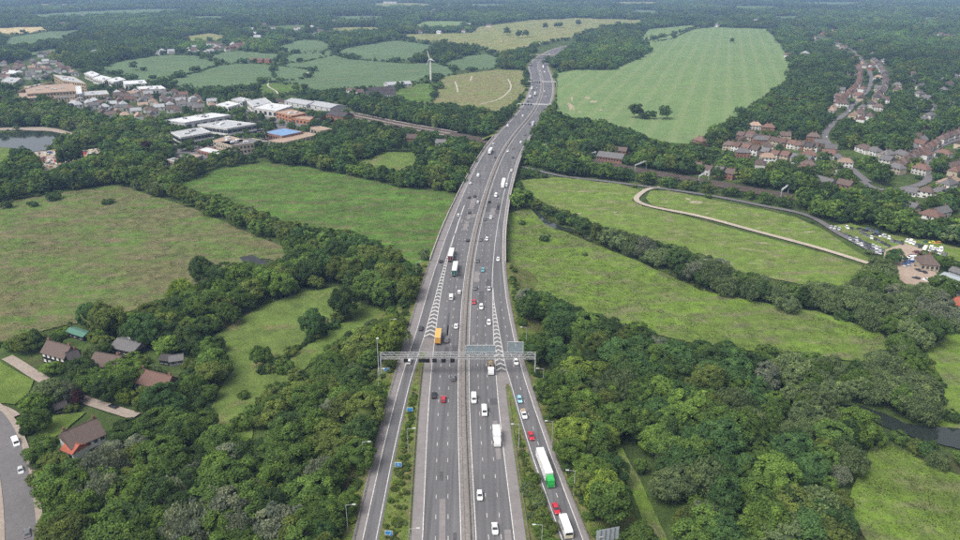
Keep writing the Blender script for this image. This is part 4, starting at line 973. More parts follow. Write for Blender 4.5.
ground_vehicle('hatch', 20.8, 470.5, street_rz(20.8, 470) + math.pi, 'silver', 'silver car following on the street at the left edge', z=.12)
ground_vehicle('saloon', 27.5, 533, street_rz(27, 533), 'grey', 'grey car at the bottom left corner of the street', z=.12)
ground_vehicle('saloon', 113.3, 406.5, R(62), 'black', 'black car on the tan lane between the hedges', z=.18)
# cars parked in and round the yard on the right
park = []
def park_row(x0, y0, x1, y1, n, rz, pal):
    for i in range(n):
        t = i / max(1, n - 1); park.append((x0 + (x1 - x0)*t, y0 + (y1 - y0)*t, rz + random.uniform(-.12, .12), random.choice(pal)))
pal_a = ['white', 'silver', 'grey', 'grey', 'dark', 'black', 'blue', 'silver', 'silver', 'dark']
park_row(846.5, 235, 883, 250.5, 12, R(160), pal_a); park_row(861, 232.5, 889, 246, 9, R(160), pal_a)
park_row(831, 227, 839, 229, 3, R(150), ['white', 'silver']); park_row(847, 227.5, 852, 228.5, 2, R(170), ['white', 'dark']); park_row(859, 229, 866, 231, 3, R(100), ['dark', 'grey'])
park_row(874, 234.5, 882, 236, 4, R(100), ['dark', 'black', 'white']); park_row(892, 241, 902, 243.5, 5, R(150), ['black', 'dark', 'grey'])
park_row(907, 241, 914, 243.5, 3, R(150), ['white']); park_row(917, 245, 920, 246, 2, R(120), ['grey', 'dark']); park_row(925.5, 242, 928, 243, 1, R(120), ['darkgreen'])
park_row(932, 242.5, 937, 243, 2, R(95), ['orange', 'yellow']); park_row(931, 248.5, 941, 250, 4, R(150), ['white'])
park_row(910.5, 262, 912, 255.5, 6, R(95), ['white', 'blue', 'silver', 'red', 'maroon']); park_row(916, 252, 919, 253.5, 2, R(95), ['maroon', 'black'])
park_row(918, 270, 924, 272, 2, R(10), ['grey', 'dark']); park_row(916, 278, 917, 279, 1, R(40), ['dark']); park_row(927, 280, 928, 281, 1, R(60), ['white'])
park_row(850, 239, 880, 253, 9, R(160), pal_a); park_row(868, 229, 889, 238, 6, R(150), pal_a); park_row(920, 247, 945, 255, 6, R(140), pal_a + ['white']); park_row(905, 259, 907, 266, 4, R(95), pal_a)
park.sort()
for i, (x, y, rz, c) in enumerate(park):
    ground_vehicle(random.choice(['hatch', 'saloon', 'suv', 'van'] if c == 'white' else ['hatch', 'saloon', 'suv']), x, y, rz, c,
        f'{c if c != "dark" else "dark grey"} vehicle parked by the gravel yard, {ordinal(i + 1)} from the left', 'car', 'vehicles parked round the gravel yard', z=.3)
sal = []
pm_ = poly_mask([(36, 153), (60, 150), (88, 151), (104, 147), (102, 152), (80, 159), (62, 165), (46, 171), (42, 162)])
ys_, xs_ = np.nonzero(pm_)
for i in rng.permutation(len(xs_)):
    p = P(xs_[i], ys_[i]);
    if all((p.x - q[2].x)**2 + (p.y - q[2].y)**2 > 36 for q in sal): sal.append((xs_[i], ys_[i], p))
    if len(sal) >= 75: break
sal.sort(key=lambda q: q[0])
for i, (x, y, p) in enumerate(sal):
    c = random.choice(['white', 'orange', 'cream', 'brown', 'red', 'silver', 'white', 'grey', 'blue', 'cream'])
    ground_vehicle(random.choice(['far_car', 'far_van', 'far_van']), x, y, random.uniform(0, 6.28), c, f'{c} vehicle in the cluttered yard below the lake, {ordinal(i + 1)} from the left', 'vehicle', 'vehicles in the cluttered lakeside yard', z=.45)
# cars on the suburban road
for x, y, c, lab in [(827, 137, 'grey', 'grey car parked on the suburban road near its bend'), (834, 149, 'dark', 'dark car on the suburban road below its bend'), (838, 124, 'white', 'white car on the suburban road above its bend'), (850, 111, 'silver', 'silver car halfway up the suburban road'), (927, 172, 'white', 'white car on the short road between hedges at the right')]:
    ground_vehicle('far_car', x, y, R(-35), c, lab, group='cars on the suburban roads', z=.35)

# ---------------------------------------------------------------- buildings
T_ = dict(white=(.62, .61, .58), offwhite=(.50, .48, .44), cream=(.52, .44, .30), tan=(.42, .32, .21), beige=(.44, .37, .28), brick=(.26, .12, .075), orange=(.38, .17, .085), pale=(.45, .45, .44), grey=(.22, .22, .225), black=(.02, .02, .022),
          rbrown=(.135, .100, .086), rred=(.165, .100, .080), rdark=(.065, .058, .058), rgrey=(.15, .145, .145), rwhite=(.55, .56, .57), rpale=(.38, .39, .40), rblue=(.16, .28, .46), rgreen=(.09, .20, .15), rtan=(.33, .24, .18), rsilver=(.33, .36, .38), rterra=(.36, .11, .07))
def block(name, cat, label, h, px, wall, roof, floors=2, bays=6, glass='winglass', band=False, units=2, frame=0.0, plinth=None):
    """flat-roofed building: px = near-left, near-right, far-right corner of the roof in the photo"""
    p0, p1, p2 = [P(x, y, h) for x, y in px]; p3 = p0 + p2 - p1; ctr = (p0 + p2) / 2
    r = empty(name, (ctr.x, ctr.y, 0)); q = [Vector((p.x - ctr.x, p.y - ctr.y)) for p in (p0, p1, p2, p3)]
    MB().prism(q, -0.1, h - 0.35).build('wall', 'wall', r, tint=T_[wall])
    rf = MB().prism([v * 1.012 for v in q], h - 0.35, h).build('roof', 'flatroof', r, tint=T_[roof])
    pz = MB()
    for a in range(4):
        u, v = q[a], q[(a + 1) % 4]; m = (u + v) / 2; L = (v - u).length
        pz.box(m.x, m.y, h + 0.2, L, 0.35, 0.5, math.atan2((v - u).y, (v - u).x))
    pz.build('roof_parapet', 'wall', rf, tint=T_[wall])
    rr = random.Random(len(label))
    for i in range(units):
        t, s = rr.uniform(.2, .8), rr.uniform(.25, .75); c = q[0] + (q[1] - q[0]) * t + (q[3] - q[0]) * s
        MB().box(c.x, c.y, h + 0.7, rr.uniform(2, 6), rr.uniform(2, 4), 1.5, math.atan2((q[1]-q[0]).y, (q[1]-q[0]).x)).build('roof_unit', 'thing', rf, tint=rr.choice([T_['pale'], T_['grey'], T_['rwhite']]))
    for a in (0, 1, 3):
        u, v = q[a], q[(a + 1) % 4]; d = v - u; L = d.length; nrm = Vector((d.y, -d.x)) / L; cm = (u + v) / 2 + Vector((ctr.x, ctr.y))
        if nrm.dot(-cm) / cm.length < 0.12 or L < 5: continue
        nb = max(2, int(bays * L / max((q[1]-q[0]).length, L, 1))); fh = (h - 0.8) / floors; me = None; ww = L / nb * (0.92 if band else 0.55); wh = fh * (0.62 if band else 0.5)
        for f in range(floors):
            for b in range(nb):
                c = u + d * ((b + .5) / nb) + nrm * 0.04
                if me is None: me = MB().box(0, 0, 0, ww, 0.2, wh).build('window', glass, None, False).data
                w = bpy.data.objects.new('window', me); COL.objects.link(w); w.parent = r
                w.location = (c.x, c.y, fh * (f + .55) + 0.2); w.rotation_euler = (0, 0, math.atan2(d.y, d.x))
    return tag(r, label, cat)
def shed(name, cat, label, eave, px, depth, rise, wall, roof, doors=0, hip=False, win=(0, 1), chim=0, glass='winglass'):
    """pitched-roof building whose near eave runs between two photo pixels"""
    a, b = P(*px[0], eave), P(*px[1], eave); d = b - a; L = d.length; u = d / L; nv = Vector((-u.y, u.x, 0))
    ctr = (a + b) / 2 + nv * depth / 2
    r = empty(name, (ctr.x, ctr.y, 0), math.atan2(u.y, u.x)); make_house(r, L, depth, eave, rise, hip, T_[wall], T_[roof], win, doors, chim, True, glass)
    return tag(r, label, cat)
def make_house(r, L, D, e, rise, hip, wt, rt, win=(2, 2), doors=1, chim=1, link=True, glass='winglass'):
    K = (lambda o: o) if link else (lambda o: kid(r, o)); par = r if link else None
    w = MB().prism([(-L/2, -D/2), (L/2, -D/2), (L/2, D/2), (-L/2, D/2)], -0.1, e)
    if not hip:
        for sx in (-1, 1):
            i = len(w.v); x = sx*L/2; w.v += [(x, -D/2, e), (x, D/2, e), (x, 0, e + rise*.96)]; w.f.append((i, i+1, i+2) if sx > 0 else (i, i+2, i+1))
    K(w.build('wall', 'wall', par, link, tint=wt))
    o = .45; rx = L/2 + (.3 if not hip else o); hr = 0 if not hip else min(D/2, L/2 - .6)
    rf = MB(); th = .18
    low = [(-rx, -D/2 - o, e - .1), (rx, -D/2 - o, e - .1), (rx, D/2 + o, e - .1), (-rx, D/2 + o, e - .1)]
    t0, t1 = (-rx + hr, 0, e + rise), (rx - hr, 0, e + rise)
    i = 0; rf.v = low + [(x, y, z - th) for x, y, z in low] + [t0, t1]
    rf.f = [(0, 1, 9, 8), (2, 3, 8, 9), (1, 2, 9), (3, 0, 8), (4, 5, 1, 0), (5, 6, 2, 1), (6, 7, 3, 2), (7, 4, 0, 3), (7, 6, 5, 4)]
    ro = K(rf.build('roof', 'roof', par, link, tint=rt))
    rc = MB().box(0, 0, e + rise + .03, 2*(rx - hr) + .1, .35, .16)
    KR = (lambda x: x) if link else (lambda x: kid(ro, x)); rp = ro if link else None
    KR(rc.build('ridge', 'roof', rp, link, tint=tuple(c * .85 for c in (rt or T_['rbrown']))))
    for k in range(chim):
        x = (-1 if k % 2 else 1) * (rx - hr - .5) * (.9 if chim > 1 else .75)
        cb = MB().box(x, .15, e + rise + .25, 1.0, .6, 1.9)
        cb.box(x - .22, .15, e + rise + 1.35, .22, .22, .4); cb.box(x + .22, .15, e + rise + 1.35, .22, .22, .4)
        KR(cb.build('chimney', 'wall', rp, link, tint=(.22, .12, .085)))
    n, fl = win; fh = e / max(1, fl)
    for f in range(fl):
        for b in range(n):
            x = L * ((b + .5) / n - .5)
            for sy in (-1, 1):
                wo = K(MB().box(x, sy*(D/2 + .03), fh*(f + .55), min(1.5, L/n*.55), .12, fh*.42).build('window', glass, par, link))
                KW = (lambda q, wo=wo: q) if link else (lambda q, wo=wo: kid(wo, q))
                KW(MB().box(x, sy*(D/2 + .06), fh*(f + .55) - fh*.21 - .07, min(1.5, L/n*.55) + .3, .2, .12).build('sill', 'headlight', wo if link else None, link))
    for k in range(doors):
        K(MB().box(L * (.12 - .3*k), -D/2 - .04, 1.05, 1.0, .14, 2.1).build('door', 'thing', par, link, tint=(.09, .05, .035)))
    return r
# -- business park left of centre
block('office_building', 'office', 'white office building with a framed glass front beside the trees', 11, [(180.4, 137.7), (210.7, 132.4), (200.5, 127.4)], 'white', 'rpale', 2, 9, band=True, units=4)
block('office_building', 'office', 'largest white building of the business park with a dark glass side', 12, [(197.4, 124.9), (227, 128.8), (256, 123.9)], 'white', 'rpale', 2, 8, band=True, units=6)
block('warehouse', 'warehouse', 'long white-roofed warehouse behind the glass-fronted office', 10, [(164.8, 120.4), (184.8, 122.9), (230.7, 115.2)], 'pale', 'rwhite', 1, 6, units=6)
block('office_building', 'office', 'beige block with tall window slots, right of two', 9, [(231.5, 146), (268, 141.6), (252, 138.4)], 'beige', 'rgrey', 2, 10, units=4)
block('office_building', 'office', 'beige block with tall window slots, left of two', 9, [(213, 140.6), (230.7, 145.6), (246, 140.6)], 'beige', 'rtan', 2, 6, units=4)
block('low_building', 'building', 'low white flat-roofed building in front of the beige blocks', 4, [(197.4, 150), (222.6, 156.2), (231.5, 153.2)], 'brick', 'rwhite', 1, 8, units=0)
block('low_building', 'building', 'small pale flat-roofed building at the near corner of the business park', 4.5, [(164, 160), (174.6, 162), (184, 160.2)], 'beige', 'rpale', 1, 5, units=1)
block('low_building', 'building', 'low grey flat roof between the glass office and the small corner building', 4, [(178, 156), (194, 158.4), (203, 155.6)], 'grey', 'rtan', 1, 5, units=1)
block('warehouse', 'warehouse', 'brick building with a bright blue roof in the business park', 6, [(263, 132.4), (282.2, 136.2), (303, 131.8)], 'brick', 'rblue', 1, 8, units=0)
block('low_building', 'building', 'long low pale roof in front of the blue-roofed building', 4, [(269.6, 140.6), (283, 143), (318.5, 134.6)], 'beige', 'rtan', 1, 8, units=0)
block('low_building', 'building', 'low pale roof right of the blue-roofed building', 4, [(307.4, 128), (320, 131), (332, 129.2)], 'beige', 'rtan', 1, 4, units=0)
block('warehouse', 'warehouse', 'white warehouse behind the orange brick building', 9, [(253.3, 108), (277, 111), (292.6, 105.8)], 'offwhite', 'rwhite', 1, 5, units=2)
block('warehouse', 'warehouse', 'white warehouse farthest left behind the business park', 9, [(246.7, 101), (253.6, 106.5), (272, 103)], 'white', 'rpale', 1, 5, units=1)
block('brick_building', 'building', 'orange brick building with a cut-out corner behind the business park', 8, [(275.6, 112), (291, 116.2), (306, 113.4)], 'orange', 'rtan', 2, 5, units=2)
block('brick_building', 'building', 'low orange brick wing right of the orange brick building', 6, [(292, 118), (310, 120.4), (313.5, 117.6)], 'orange', 'rtan', 1, 5, units=0)
shed('brick_building', 'building', 'dark-roofed brick building beside the railway', 9, [(326, 114), (343, 117.2)], 16, 4, 'brick', 'rdark', 1, False, (5, 2), 1)
for a, b, lab in (((284.4, 101), (306, 104.8), 'left one of two long pale sheds beside the railway'), ((307, 103.8), (330, 108), 'right one of two long pale sheds beside the railway')):
    shed('industrial_shed', 'shed', lab, 6, [a, b], 24, 2.5, 'pale', 'rpale', 0, False, (4, 1), 0)
block('warehouse', 'warehouse', 'white shed between the town houses and the white warehouse', 6, [(216, 104.6), (228, 107.4), (240, 104)], 'white', 'rwhite', 1, 5, units=1)
block('warehouse', 'warehouse', 'pale shed just left of the farthest left white warehouse', 6, [(231, 99.4), (242, 102), (251, 99.6)], 'pale', 'rpale', 1, 5, units=1)
block('low_building', 'building', 'small white building at the left edge behind the tan complex', 7, [(3, 72.4), (13, 74), (19, 71.6)], 'white', 'rwhite', 1, 4, units=0)
block('low_building', 'building', 'pale flat building at the left edge beside the tan complex', 7, [(1, 81.4), (15, 82.6), (21, 78.4)], 'offwhite', 'rpale', 2, 5, units=1)
# -- tan office complex, far left
block('office_building', 'office', 'front tan wing of the large tan office complex', 12, [(27, 94), (78, 91), (72, 83.6)], 'tan', 'rtan', 3, 16, units=5)
block('office_building', 'office', 'rear left tan wing of the large office complex', 12, [(17.8, 91), (40, 85.5), (52, 81.5)], 'tan', 'rtan', 3, 10, units=5)
block('office_building', 'office', 'rear right tan wing of the large office complex with a white roof', 13, [(63, 80.5), (85.5, 83.4), (74, 77.2)], 'tan', 'rpale', 3, 10, units=4)
block('office_building', 'office', 'cream right-hand wing of the tan office complex', 10, [(80, 96), (109, 94.2), (106, 90.4)], 'cream', 'rpale', 2, 10, units=2)
block('office_building', 'office', 'narrow white stair tower in the tan office complex', 14, [(76.5, 94), (82, 93.6), (80.5, 86)], 'white', 'rwhite', 3, 2, units=0)
block('office_building', 'office', 'low grey-roofed front wing of the tan office complex', 7, [(55, 98), (75, 96.8), (73.5, 93)], 'cream', 'rgrey', 2, 7, units=0)
block('office_building', 'office', 'pale left end of the tan office complex', 9, [(20, 99), (40, 97.5), (38, 92)], 'beige', 'rtan', 2, 7, units=1)
for k, (px, lab) in enumerate([([(84, 73.4), (93, 77), (100, 74.4)], 'leftmost'), ([(92.5, 78), (104, 80.8), (112, 78)], 'second'), ([(106, 79.6), (113, 82.4), (126, 79.6)], 'third'), ([(125, 84.6), (147, 83.4), (144, 80)], 'fourth'), ([(141, 90), (166, 88.8), (161, 85.6)], 'rightmost')]):
    block('warehouse', 'warehouse', f'{lab} of the five white warehouses below the blue-green field', 8, px, 'white' if k % 2 else 'offwhite', 'rwhite', 1, 7, units=1)
# -- farm by the turbine, station, barns
shed('farm_building', 'barn', 'long dark-roofed farm range near the wind turbine, front', 5, [(366, 95), (396, 94)], 12, 5, 'white', 'rdark', 0, False, (14, 1), 0)
shed('farm_building', 'barn', 'dark-roofed farm range near the wind turbine, behind', 5, [(369, 91), (394, 89.5)], 12, 4, 'offwhite', 'rdark', 0, False, (10, 1), 0)
shed('farm_building', 'barn', 'white-gabled farmhouse at the left end of the farm range', 5, [(358, 92.4), (364, 92)], 10, 4, 'white', 'rbrown', 1, False, (2, 2), 1)
shed('farm_building', 'barn', 'pale grey barn behind the farm near the wind turbine', 5, [(388, 85), (412, 83.6)], 22, 3, 'pale', 'rpale', 0, False, (6, 1), 0)
shed('farm_building', 'barn', 'small white farm shed left of the farmhouse', 4, [(346, 90), (354, 91)], 8, 3, 'white', 'rbrown', 0, False, (3, 1), 0)
shed('station_building', 'station', 'long dark-roofed brick building beside the railway', 4.5, [(596.5, 156), (622, 159)], 13, 3.5, 'brick', 'rgrey', 1, False, (9, 1), 0)
shed('station_building', 'station', 'small brown-roofed annex behind the long railway building', 4, [(608, 149.5), (626, 151.5)], 8, 3, 'brick', 'rbrown', 0, False, (4, 1), 0)
shed('barn', 'barn', 'wide silver-roofed barn with open bays at the right edge', 5, [(935, 278), (968, 290)], 15, 2.2, 'grey', 'rsilver', 0, False, (5, 1), 0, glass='black')  # open bays are black panels, the shade inside put into their colour
shed('barn', 'barn', 'low grey-roofed shed behind the silver barn', 4, [(949, 270), (975, 279)], 6, 1.8, 'grey', 'rgrey', 0, False, (4, 1), 0)
shed('house', 'house', 'brown hip-roofed house beside the gravel yard', 4.2, [(921.5, 264), (940, 265.5)], 12, 4, 'beige', 'rbrown', 1, True, (4, 1), 1)
shed('house', 'house', 'small terracotta-roofed house at the right edge below the silver barn', 4, [(949, 303), (966, 307)], 7, 3.2, 'cream', 'rterra', 1, True, (3, 1), 1)
# -- near houses bottom left
shed('timbered_house', 'house', 'black and white timbered house with long brown roof beside the lane', 5.2, [(41, 352), (64, 358.6)], 8, 4, 'black', 'rbrown', 1, False, (5, 2), 2, glass='headlight')
shed('timbered_house', 'house', 'black and white wing at the right end of the timbered house', 4.6, [(70.5, 362), (81.5, 358.5)], 8, 3, 'black', 'rdark', 1, False, (3, 2), 1, glass='headlight')
shed('house', 'house', 'low brown-roofed house right of the timbered house', 2.8, [(89, 364), (115, 368.5)], 9, 3.6, 'offwhite', 'rbrown', 1, False, (5, 1), 1)
shed('house', 'house', 'dark low-roofed building behind the brown-roofed house', 3, [(109.5, 346.5), (133, 352)], 10, 2, 'black', 'rgrey', 1, False, (4, 1), 0)
block('flat_extension', 'building', 'flat pale-roofed extension behind the dark low-roofed building', 3, [(118, 341.5), (136, 345), (140, 340.5)], 'offwhite', 'rpale', 1, 4, units=1)
shed('shed', 'shed', 'narrow shed with a green roof among the trees above the timbered house', 2.6, [(66.2, 331), (83, 336.6)], 4.5, 1.0, 'black', 'rgreen', 0, False, (3, 1), 0)
shed('house', 'house', 'red-brown roofed house among the trees right of the lane', 3.2, [(134, 382), (165, 390)], 9, 4, 'offwhite', 'rred', 1, False, (5, 1), 2)
shed('shed', 'shed', 'pair of small grey sheds among the trees, the left one', 2.6, [(159, 359.5), (168, 360.5)], 5, 1.6, 'black', 'rdark', 0, False, (2, 1), 0)
shed('shed', 'shed', 'small pale grey-roofed shed right of the dark shed', 2.6, [(169, 361.5), (183, 359.5)], 5, 1.6, 'grey', 'rgrey', 0, False, (2, 1), 0)
shed('white_house', 'house', 'white house with dark brown roof and terracotta end beside the lawn', 5.4, [(71, 448.5), (105, 434)], 11, 4.2, 'white', 'rbrown', 1, False, (5, 2), 2)
shed('house_extension', 'house', 'terracotta-roofed end of the white house beside the lawn', 4.4, [(61, 449), (72.5, 453.5)], 6, 1.8, 'white', 'rterra', 0, False, (2, 1), 0)
shed('shed', 'shed', 'dark-roofed garden shed behind the lawn', 2.4, [(55, 409.5), (67.5, 405.5)], 4, 1.6, 'black', 'rdark', 0, False, (2, 1), 0)
# -- single houses at the right
for px, dp, e, hip, wall, roof, lab in [
    ([(917, 190), (932, 193)], 9, 5, True, 'white', 'rbrown', 'white two-storey house with brown hip roof above the railway at the right'),
    ([(905, 191), (916, 193)], 8, 3.2, False, 'white', 'rgrey', 'low white house adjoining the white two-storey house'),
    ([(918, 213), (939, 218)], 10, 3, True, 'white', 'rred', 'white bungalow with reddish hip roof below the white two-storey house'),
    ([(940, 214), (952, 211)], 8, 4, False, 'white', 'rgrey', 'white gabled house right of the reddish-roofed bungalow'),
    ([(900, 205), (914, 209)], 8, 3, False, 'beige', 'rgrey', 'grey-roofed bungalow left of the reddish-roofed bungalow'),
    ([(892, 152), (904, 156)], 9, 4, True, 'beige', 'rgrey', 'grey hip-roofed house in the trees above the short road'),
    ([(948, 184), (962, 180)], 9, 4.5, True, 'beige', 'rtan', 'tan-roofed house at the right edge beside the pale shrub'),
    ([(952, 168), (968, 164)], 9, 4.5, True, 'offwhite', 'rbrown', 'brown-roofed house at the right edge, upper of two'),
    ([(855, 146), (866, 150)], 10, 4.5, True, 'white', 'rbrown', 'brown-roofed house with white front right of the road bend'),
    ([(866, 149), (876, 152)], 9, 4.5, True, 'white', 'rgrey', 'grey-roofed house with white front right of the road bend'),
    ([(812, 179), (830, 184)], 8, 3.2, False, 'brick', 'rgrey', 'long low grey-roofed building above the railway'),
    ([(836, 183), (850, 186)], 8, 3.2, False, 'brick', 'rbrown', 'low brown-roofed building left of the road end')]:
    shed('house', 'house', lab, e, px, dp, 3.4, wall, roof, 1, hip, (3, 1 if e < 4 else 2), 1)
# -- house copies
H_ = {}
def hproto(key, *a): r = empty('house', link=False); H_[key] = make_house(r, *a, link=False)
hproto('semi', 12.5, 8.0, 5.1, 3.4, True, None, None, (4, 2), 2, 2)
hproto('terrace', 7.6, 8.5, 5.1, 3.2, False, None, None, (2, 2), 1, 1)
hproto('detached', 10.5, 8.5, 4.9, 3.6, False, None, None, (3, 2), 1, 1)
hproto('far', 12.0, 8.5, 5.0, 3.4, False, None, None, (2, 1), 0, 1)
hproto('far_hip', 11.0, 9.0, 5.0, 3.4, True, None, None, (2, 1), 0, 1)
HOUSES = []
RN = dict(rbrown='brown', rred='red', rdark='dark', rgrey='grey', rtan='tan', rpale='pale'); WN = dict(white='white', offwhite='off-white', cream='cream', brick='brick', beige='beige', orange='orange brick', pale='pale')
PEND = []
def put_house(*a): PEND.append(a)
def make_house_copy(key, p, rz, wall, roof, row, s=1.0):
    o = copy_tree(H_[key]); o.location = (p[0], p[1], 0); o.rotation_euler = (0, 0, rz); o.scale = (s, s, s * random.uniform(.95, 1.08))
    for ch in o.children:
        b = ch.name.split('.')[0]
        if b == 'wall': fw = random.uniform(.88, 1.08); ch['tint'] = tuple(c * fw for c in T_[wall])
        if b == 'roof':
            fr = random.uniform(.8, 1.2); t = tuple(c * fr for c in T_[roof]); ch['tint'] = t
            for g in ch.children:
                if g.name.startswith('ridge'): g['tint'] = tuple(c * .85 for c in t)
    HOUSES.append((o, row, roof, wall)); return o
def label_rows():
    rows = {}
    for h in HOUSES: rows.setdefault(h[1], []).append(h)
    for row, hs in rows.items():
        for key in {(h[2], h[3]) for h in hs}:
            sub = [h for h in hs if (h[2], h[3]) == key]; sub.sort(key=lambda h: proj(h[0].location.x, h[0].location.y, 3)[0])
            for i, h in enumerate(sub):
                pos = 'only one' if len(sub) == 1 else f'{ordinal(i + 1)} such from left'
                tag(h[0], f'{RN[h[2]]}-roofed {WN[h[3]]} house, {pos}, {row}', 'house', 'houses, ' + row)
def row_px(a, b, key, gap, walls, roofs, row, flip=0.0, jit=.5):
    pa, pb = P(*a), P(*b); d = pb - pa; n = max(1, int(d.length / gap)); rz = math.atan2(d.y, d.x)
    for i in range(n):
        p = pa + d * ((i + .5) / n); put_house(key, (p.x + random.uniform(-jit, jit), p.y + random.uniform(-jit, jit)), rz + flip, random.choice(walls), random.choice(roofs), row)
row_px((737, 139), (814, 152), 'terrace', 8.2, ['brick', 'beige', 'brick'], ['rbrown', 'rdark', 'rbrown'], 'rear terrace above the railway', jit=.2)
row_px((732, 150), (812, 166), 'terrace', 9.6, ['white', 'brick', 'beige'], ['rbrown', 'rred', 'rgrey'], 'front terrace above the railway', jit=.4)
row_px((776, 146), (820, 152), 'terrace', 9.0, ['white', 'beige'], ['rbrown', 'rred'], 'between the two railway terraces', jit=.8)
row_px((692, 171), (736, 180), 'terrace', 8.6, ['brick', 'white'], ['rbrown', 'rgrey'], 'short row beside the railway', jit=.2)
row_px((692, 143), (708, 147), 'semi', 15, ['brick', 'beige'], ['rred', 'rtan'], 'crop field corner')
for sgn, dist, walls, roofs, row, s0, s1 in ((1, 17, ['white', 'white', 'offwhite'], ['rred', 'rbrown', 'rred'], 'left row of suburban road', 6, .62), (-1, 20, ['white', 'offwhite', 'beige'], ['rbrown', 'rgrey', 'rdark'], 'right row of suburban road', 6, .60)):
    dd = np.r_[0, np.cumsum(np.linalg.norm(np.diff(SUBW, axis=0), axis=1))]; s = s0
    while s < dd[-1] * s1:
        i = int(np.searchsorted(dd, s)); a, nn = SUBW[i], SUBN[i]
        if sgn < 0 and not 100 < proj(a[0], a[1], 0)[1] < 104 or sgn > 0:
            put_house('semi' if sgn > 0 or random.random() < .6 else 'detached', a[:2] + nn[:2] * sgn * dist + np.array([random.uniform(-1, 1), random.uniform(-1, 1)]), math.atan2(nn[1], nn[0]) + (math.pi/2 if sgn > 0 else -math.pi/2) , random.choice(walls), random.choice(roofs), row)
        s += 15.5 if dist < 30 else random.uniform(16, 34)
row_px((895, 172), (936, 146), 'semi', 14, ['brick', 'white', 'beige'], ['rbrown', 'rred'], 'row above short right-hand road')
row_px((938, 144), (985, 126), 'semi', 15, ['white', 'beige'], ['rbrown', 'rgrey'], 'upper row at right edge')
def scatter_houses(poly, n, mind, walls, roofs, row, key=('far', 'far_hip'), ang=0.0, scale=1.0):
    ys, xs = np.nonzero(poly_mask(poly)); ok = []
    for i in rng.permutation(len(xs)):
        p = P(xs[i] + rng.random(), ys[i] + rng.random())
        if CLS[min(539, ys[i]), xs[i]] == 1: continue
        if all((p.x - q.x)**2 + (p.y - q.y)**2 > mind**2 for q in ok):
            ok.append(p); put_house(random.choice(key), (p.x, p.y), ang + random.choice([0, 0, math.pi/2]) + random.uniform(-.15, .15), random.choice(walls), random.choice(roofs), row, scale)
        if len(ok) >= n: break
WW = ['white', 'white', 'white', 'offwhite', 'offwhite', 'white', 'beige']; RR = ['rbrown', 'rbrown', 'rpale', 'rgrey', 'rgrey', 'rtan', 'rred']
scatter_houses([(70, 104), (100, 100), (130, 92), (165, 92), (190, 97), (222, 106), (205, 112), (165, 116), (150, 124), (115, 120), (80, 110)], 75, 15, WW, RR, 'town beside the tan offices', ang=.5)
scatter_houses([(0, 64), (50, 63), (74, 70), (80, 77), (50, 78), (20, 84), (0, 84)], 42, 20, WW, RR, 'far town behind tan offices', ang=.3)
scatter_houses([(165, 53), (200, 47), (245, 39), (262, 42), (240, 50), (200, 56)], 30, 24, ['white', 'offwhite', 'brick'], ['rred', 'rbrown', 'rpale'], 'far street above the fields', ang=.7, scale=1.15)
scatter_houses([(240, 37), (262, 26), (330, 30), (330, 38), (262, 44)], 16, 40, ['white', 'offwhite'], ['rpale', 'rbrown'], 'far woods left of centre', scale=1.5)
scatter_houses([(752, 32), (790, 27), (848, 31), (866, 44), (850, 56), (828, 52), (800, 44)], 26, 26, ['white', 'offwhite', 'brick'], ['rred', 'rbrown', 'rtan'], 'far suburb at top right', ang=.8, scale=1.15)
scatter_houses([(735, 128), (772, 126), (815, 140), (838, 158), (850, 172), (800, 174), (735, 166), (722, 150)], 22, 12.5, ['white', 'offwhite', 'brick', 'beige'], ['rbrown', 'rgrey', 'rtan', 'rred'], 'loose among the railway terraces', key=('detached', 'semi'), ang=-.3)
scatter_houses([(880, 150), (930, 138), (975, 122), (975, 205), (940, 200), (885, 172)], 16, 17, ['white', 'offwhite', 'beige'], ['rbrown', 'rgrey', 'rred'], 'gardens at the right edge', key=('detached', 'semi'), ang=.5)
scatter_houses([(836, 44), (866, 52), (886, 60), (900, 75), (884, 78), (850, 66), (836, 54)], 16, 17, ['white', 'offwhite', 'brick'], ['rbrown', 'rred', 'rgrey'], 'top of the suburban road', key=('far', 'far_hip'), ang=.7)
scatter_houses([(905, 75), (960, 60), (975, 110), (920, 125), (905, 105)], 20, 27, ['white', 'offwhite'], ['rbrown', 'rgrey'], 'wooded slope at the right', key=('far', 'far_hip'), ang=.4)
scatter_houses([(826, 108), (842, 92), (846, 74), (858, 62), (880, 62), (896, 78), (898, 96), (880, 112), (862, 128), (846, 132), (838, 122)], 34, 15, ['white', 'offwhite', 'beige', 'white'], ['rbrown', 'rgrey', 'rtan', 'rbrown', 'rred'], 'scattered by suburban road', key=('detached', 'semi'), ang=.9)
scatter_houses([(895, 35), (960, 31), (960, 39), (900, 43)], 10, 36, ['white', 'offwhite'], ['rred', 'rbrown'], 'far right edge near top', scale=1.3)
scatter_houses([(150, 56), (165, 53), (170, 57), (155, 59)], 4, 22, ['white'], ['rpale'], 'small group above blue-green field', scale=1.2)
row_px((250, 62), (272, 63), 'far', 16, ['brick'], ['rred', 'rbrown'], 'farmstead between far fields')
row_px((400, 142), (424, 143), 'detached', 14, ['brick', 'beige'], ['rred', 'rbrown'], 'below railway left of motorway')
row_px((432, 147), (450, 148), 'detached', 14, ['white'], ['rpale', 'rgrey'], 'nearest motorway below the railway')
PEND.sort(key=lambda a: math.hypot(a[1][0], a[1][1]))
for a in PEND[:262]: make_house_copy(*a)
rq = random.Random(9)
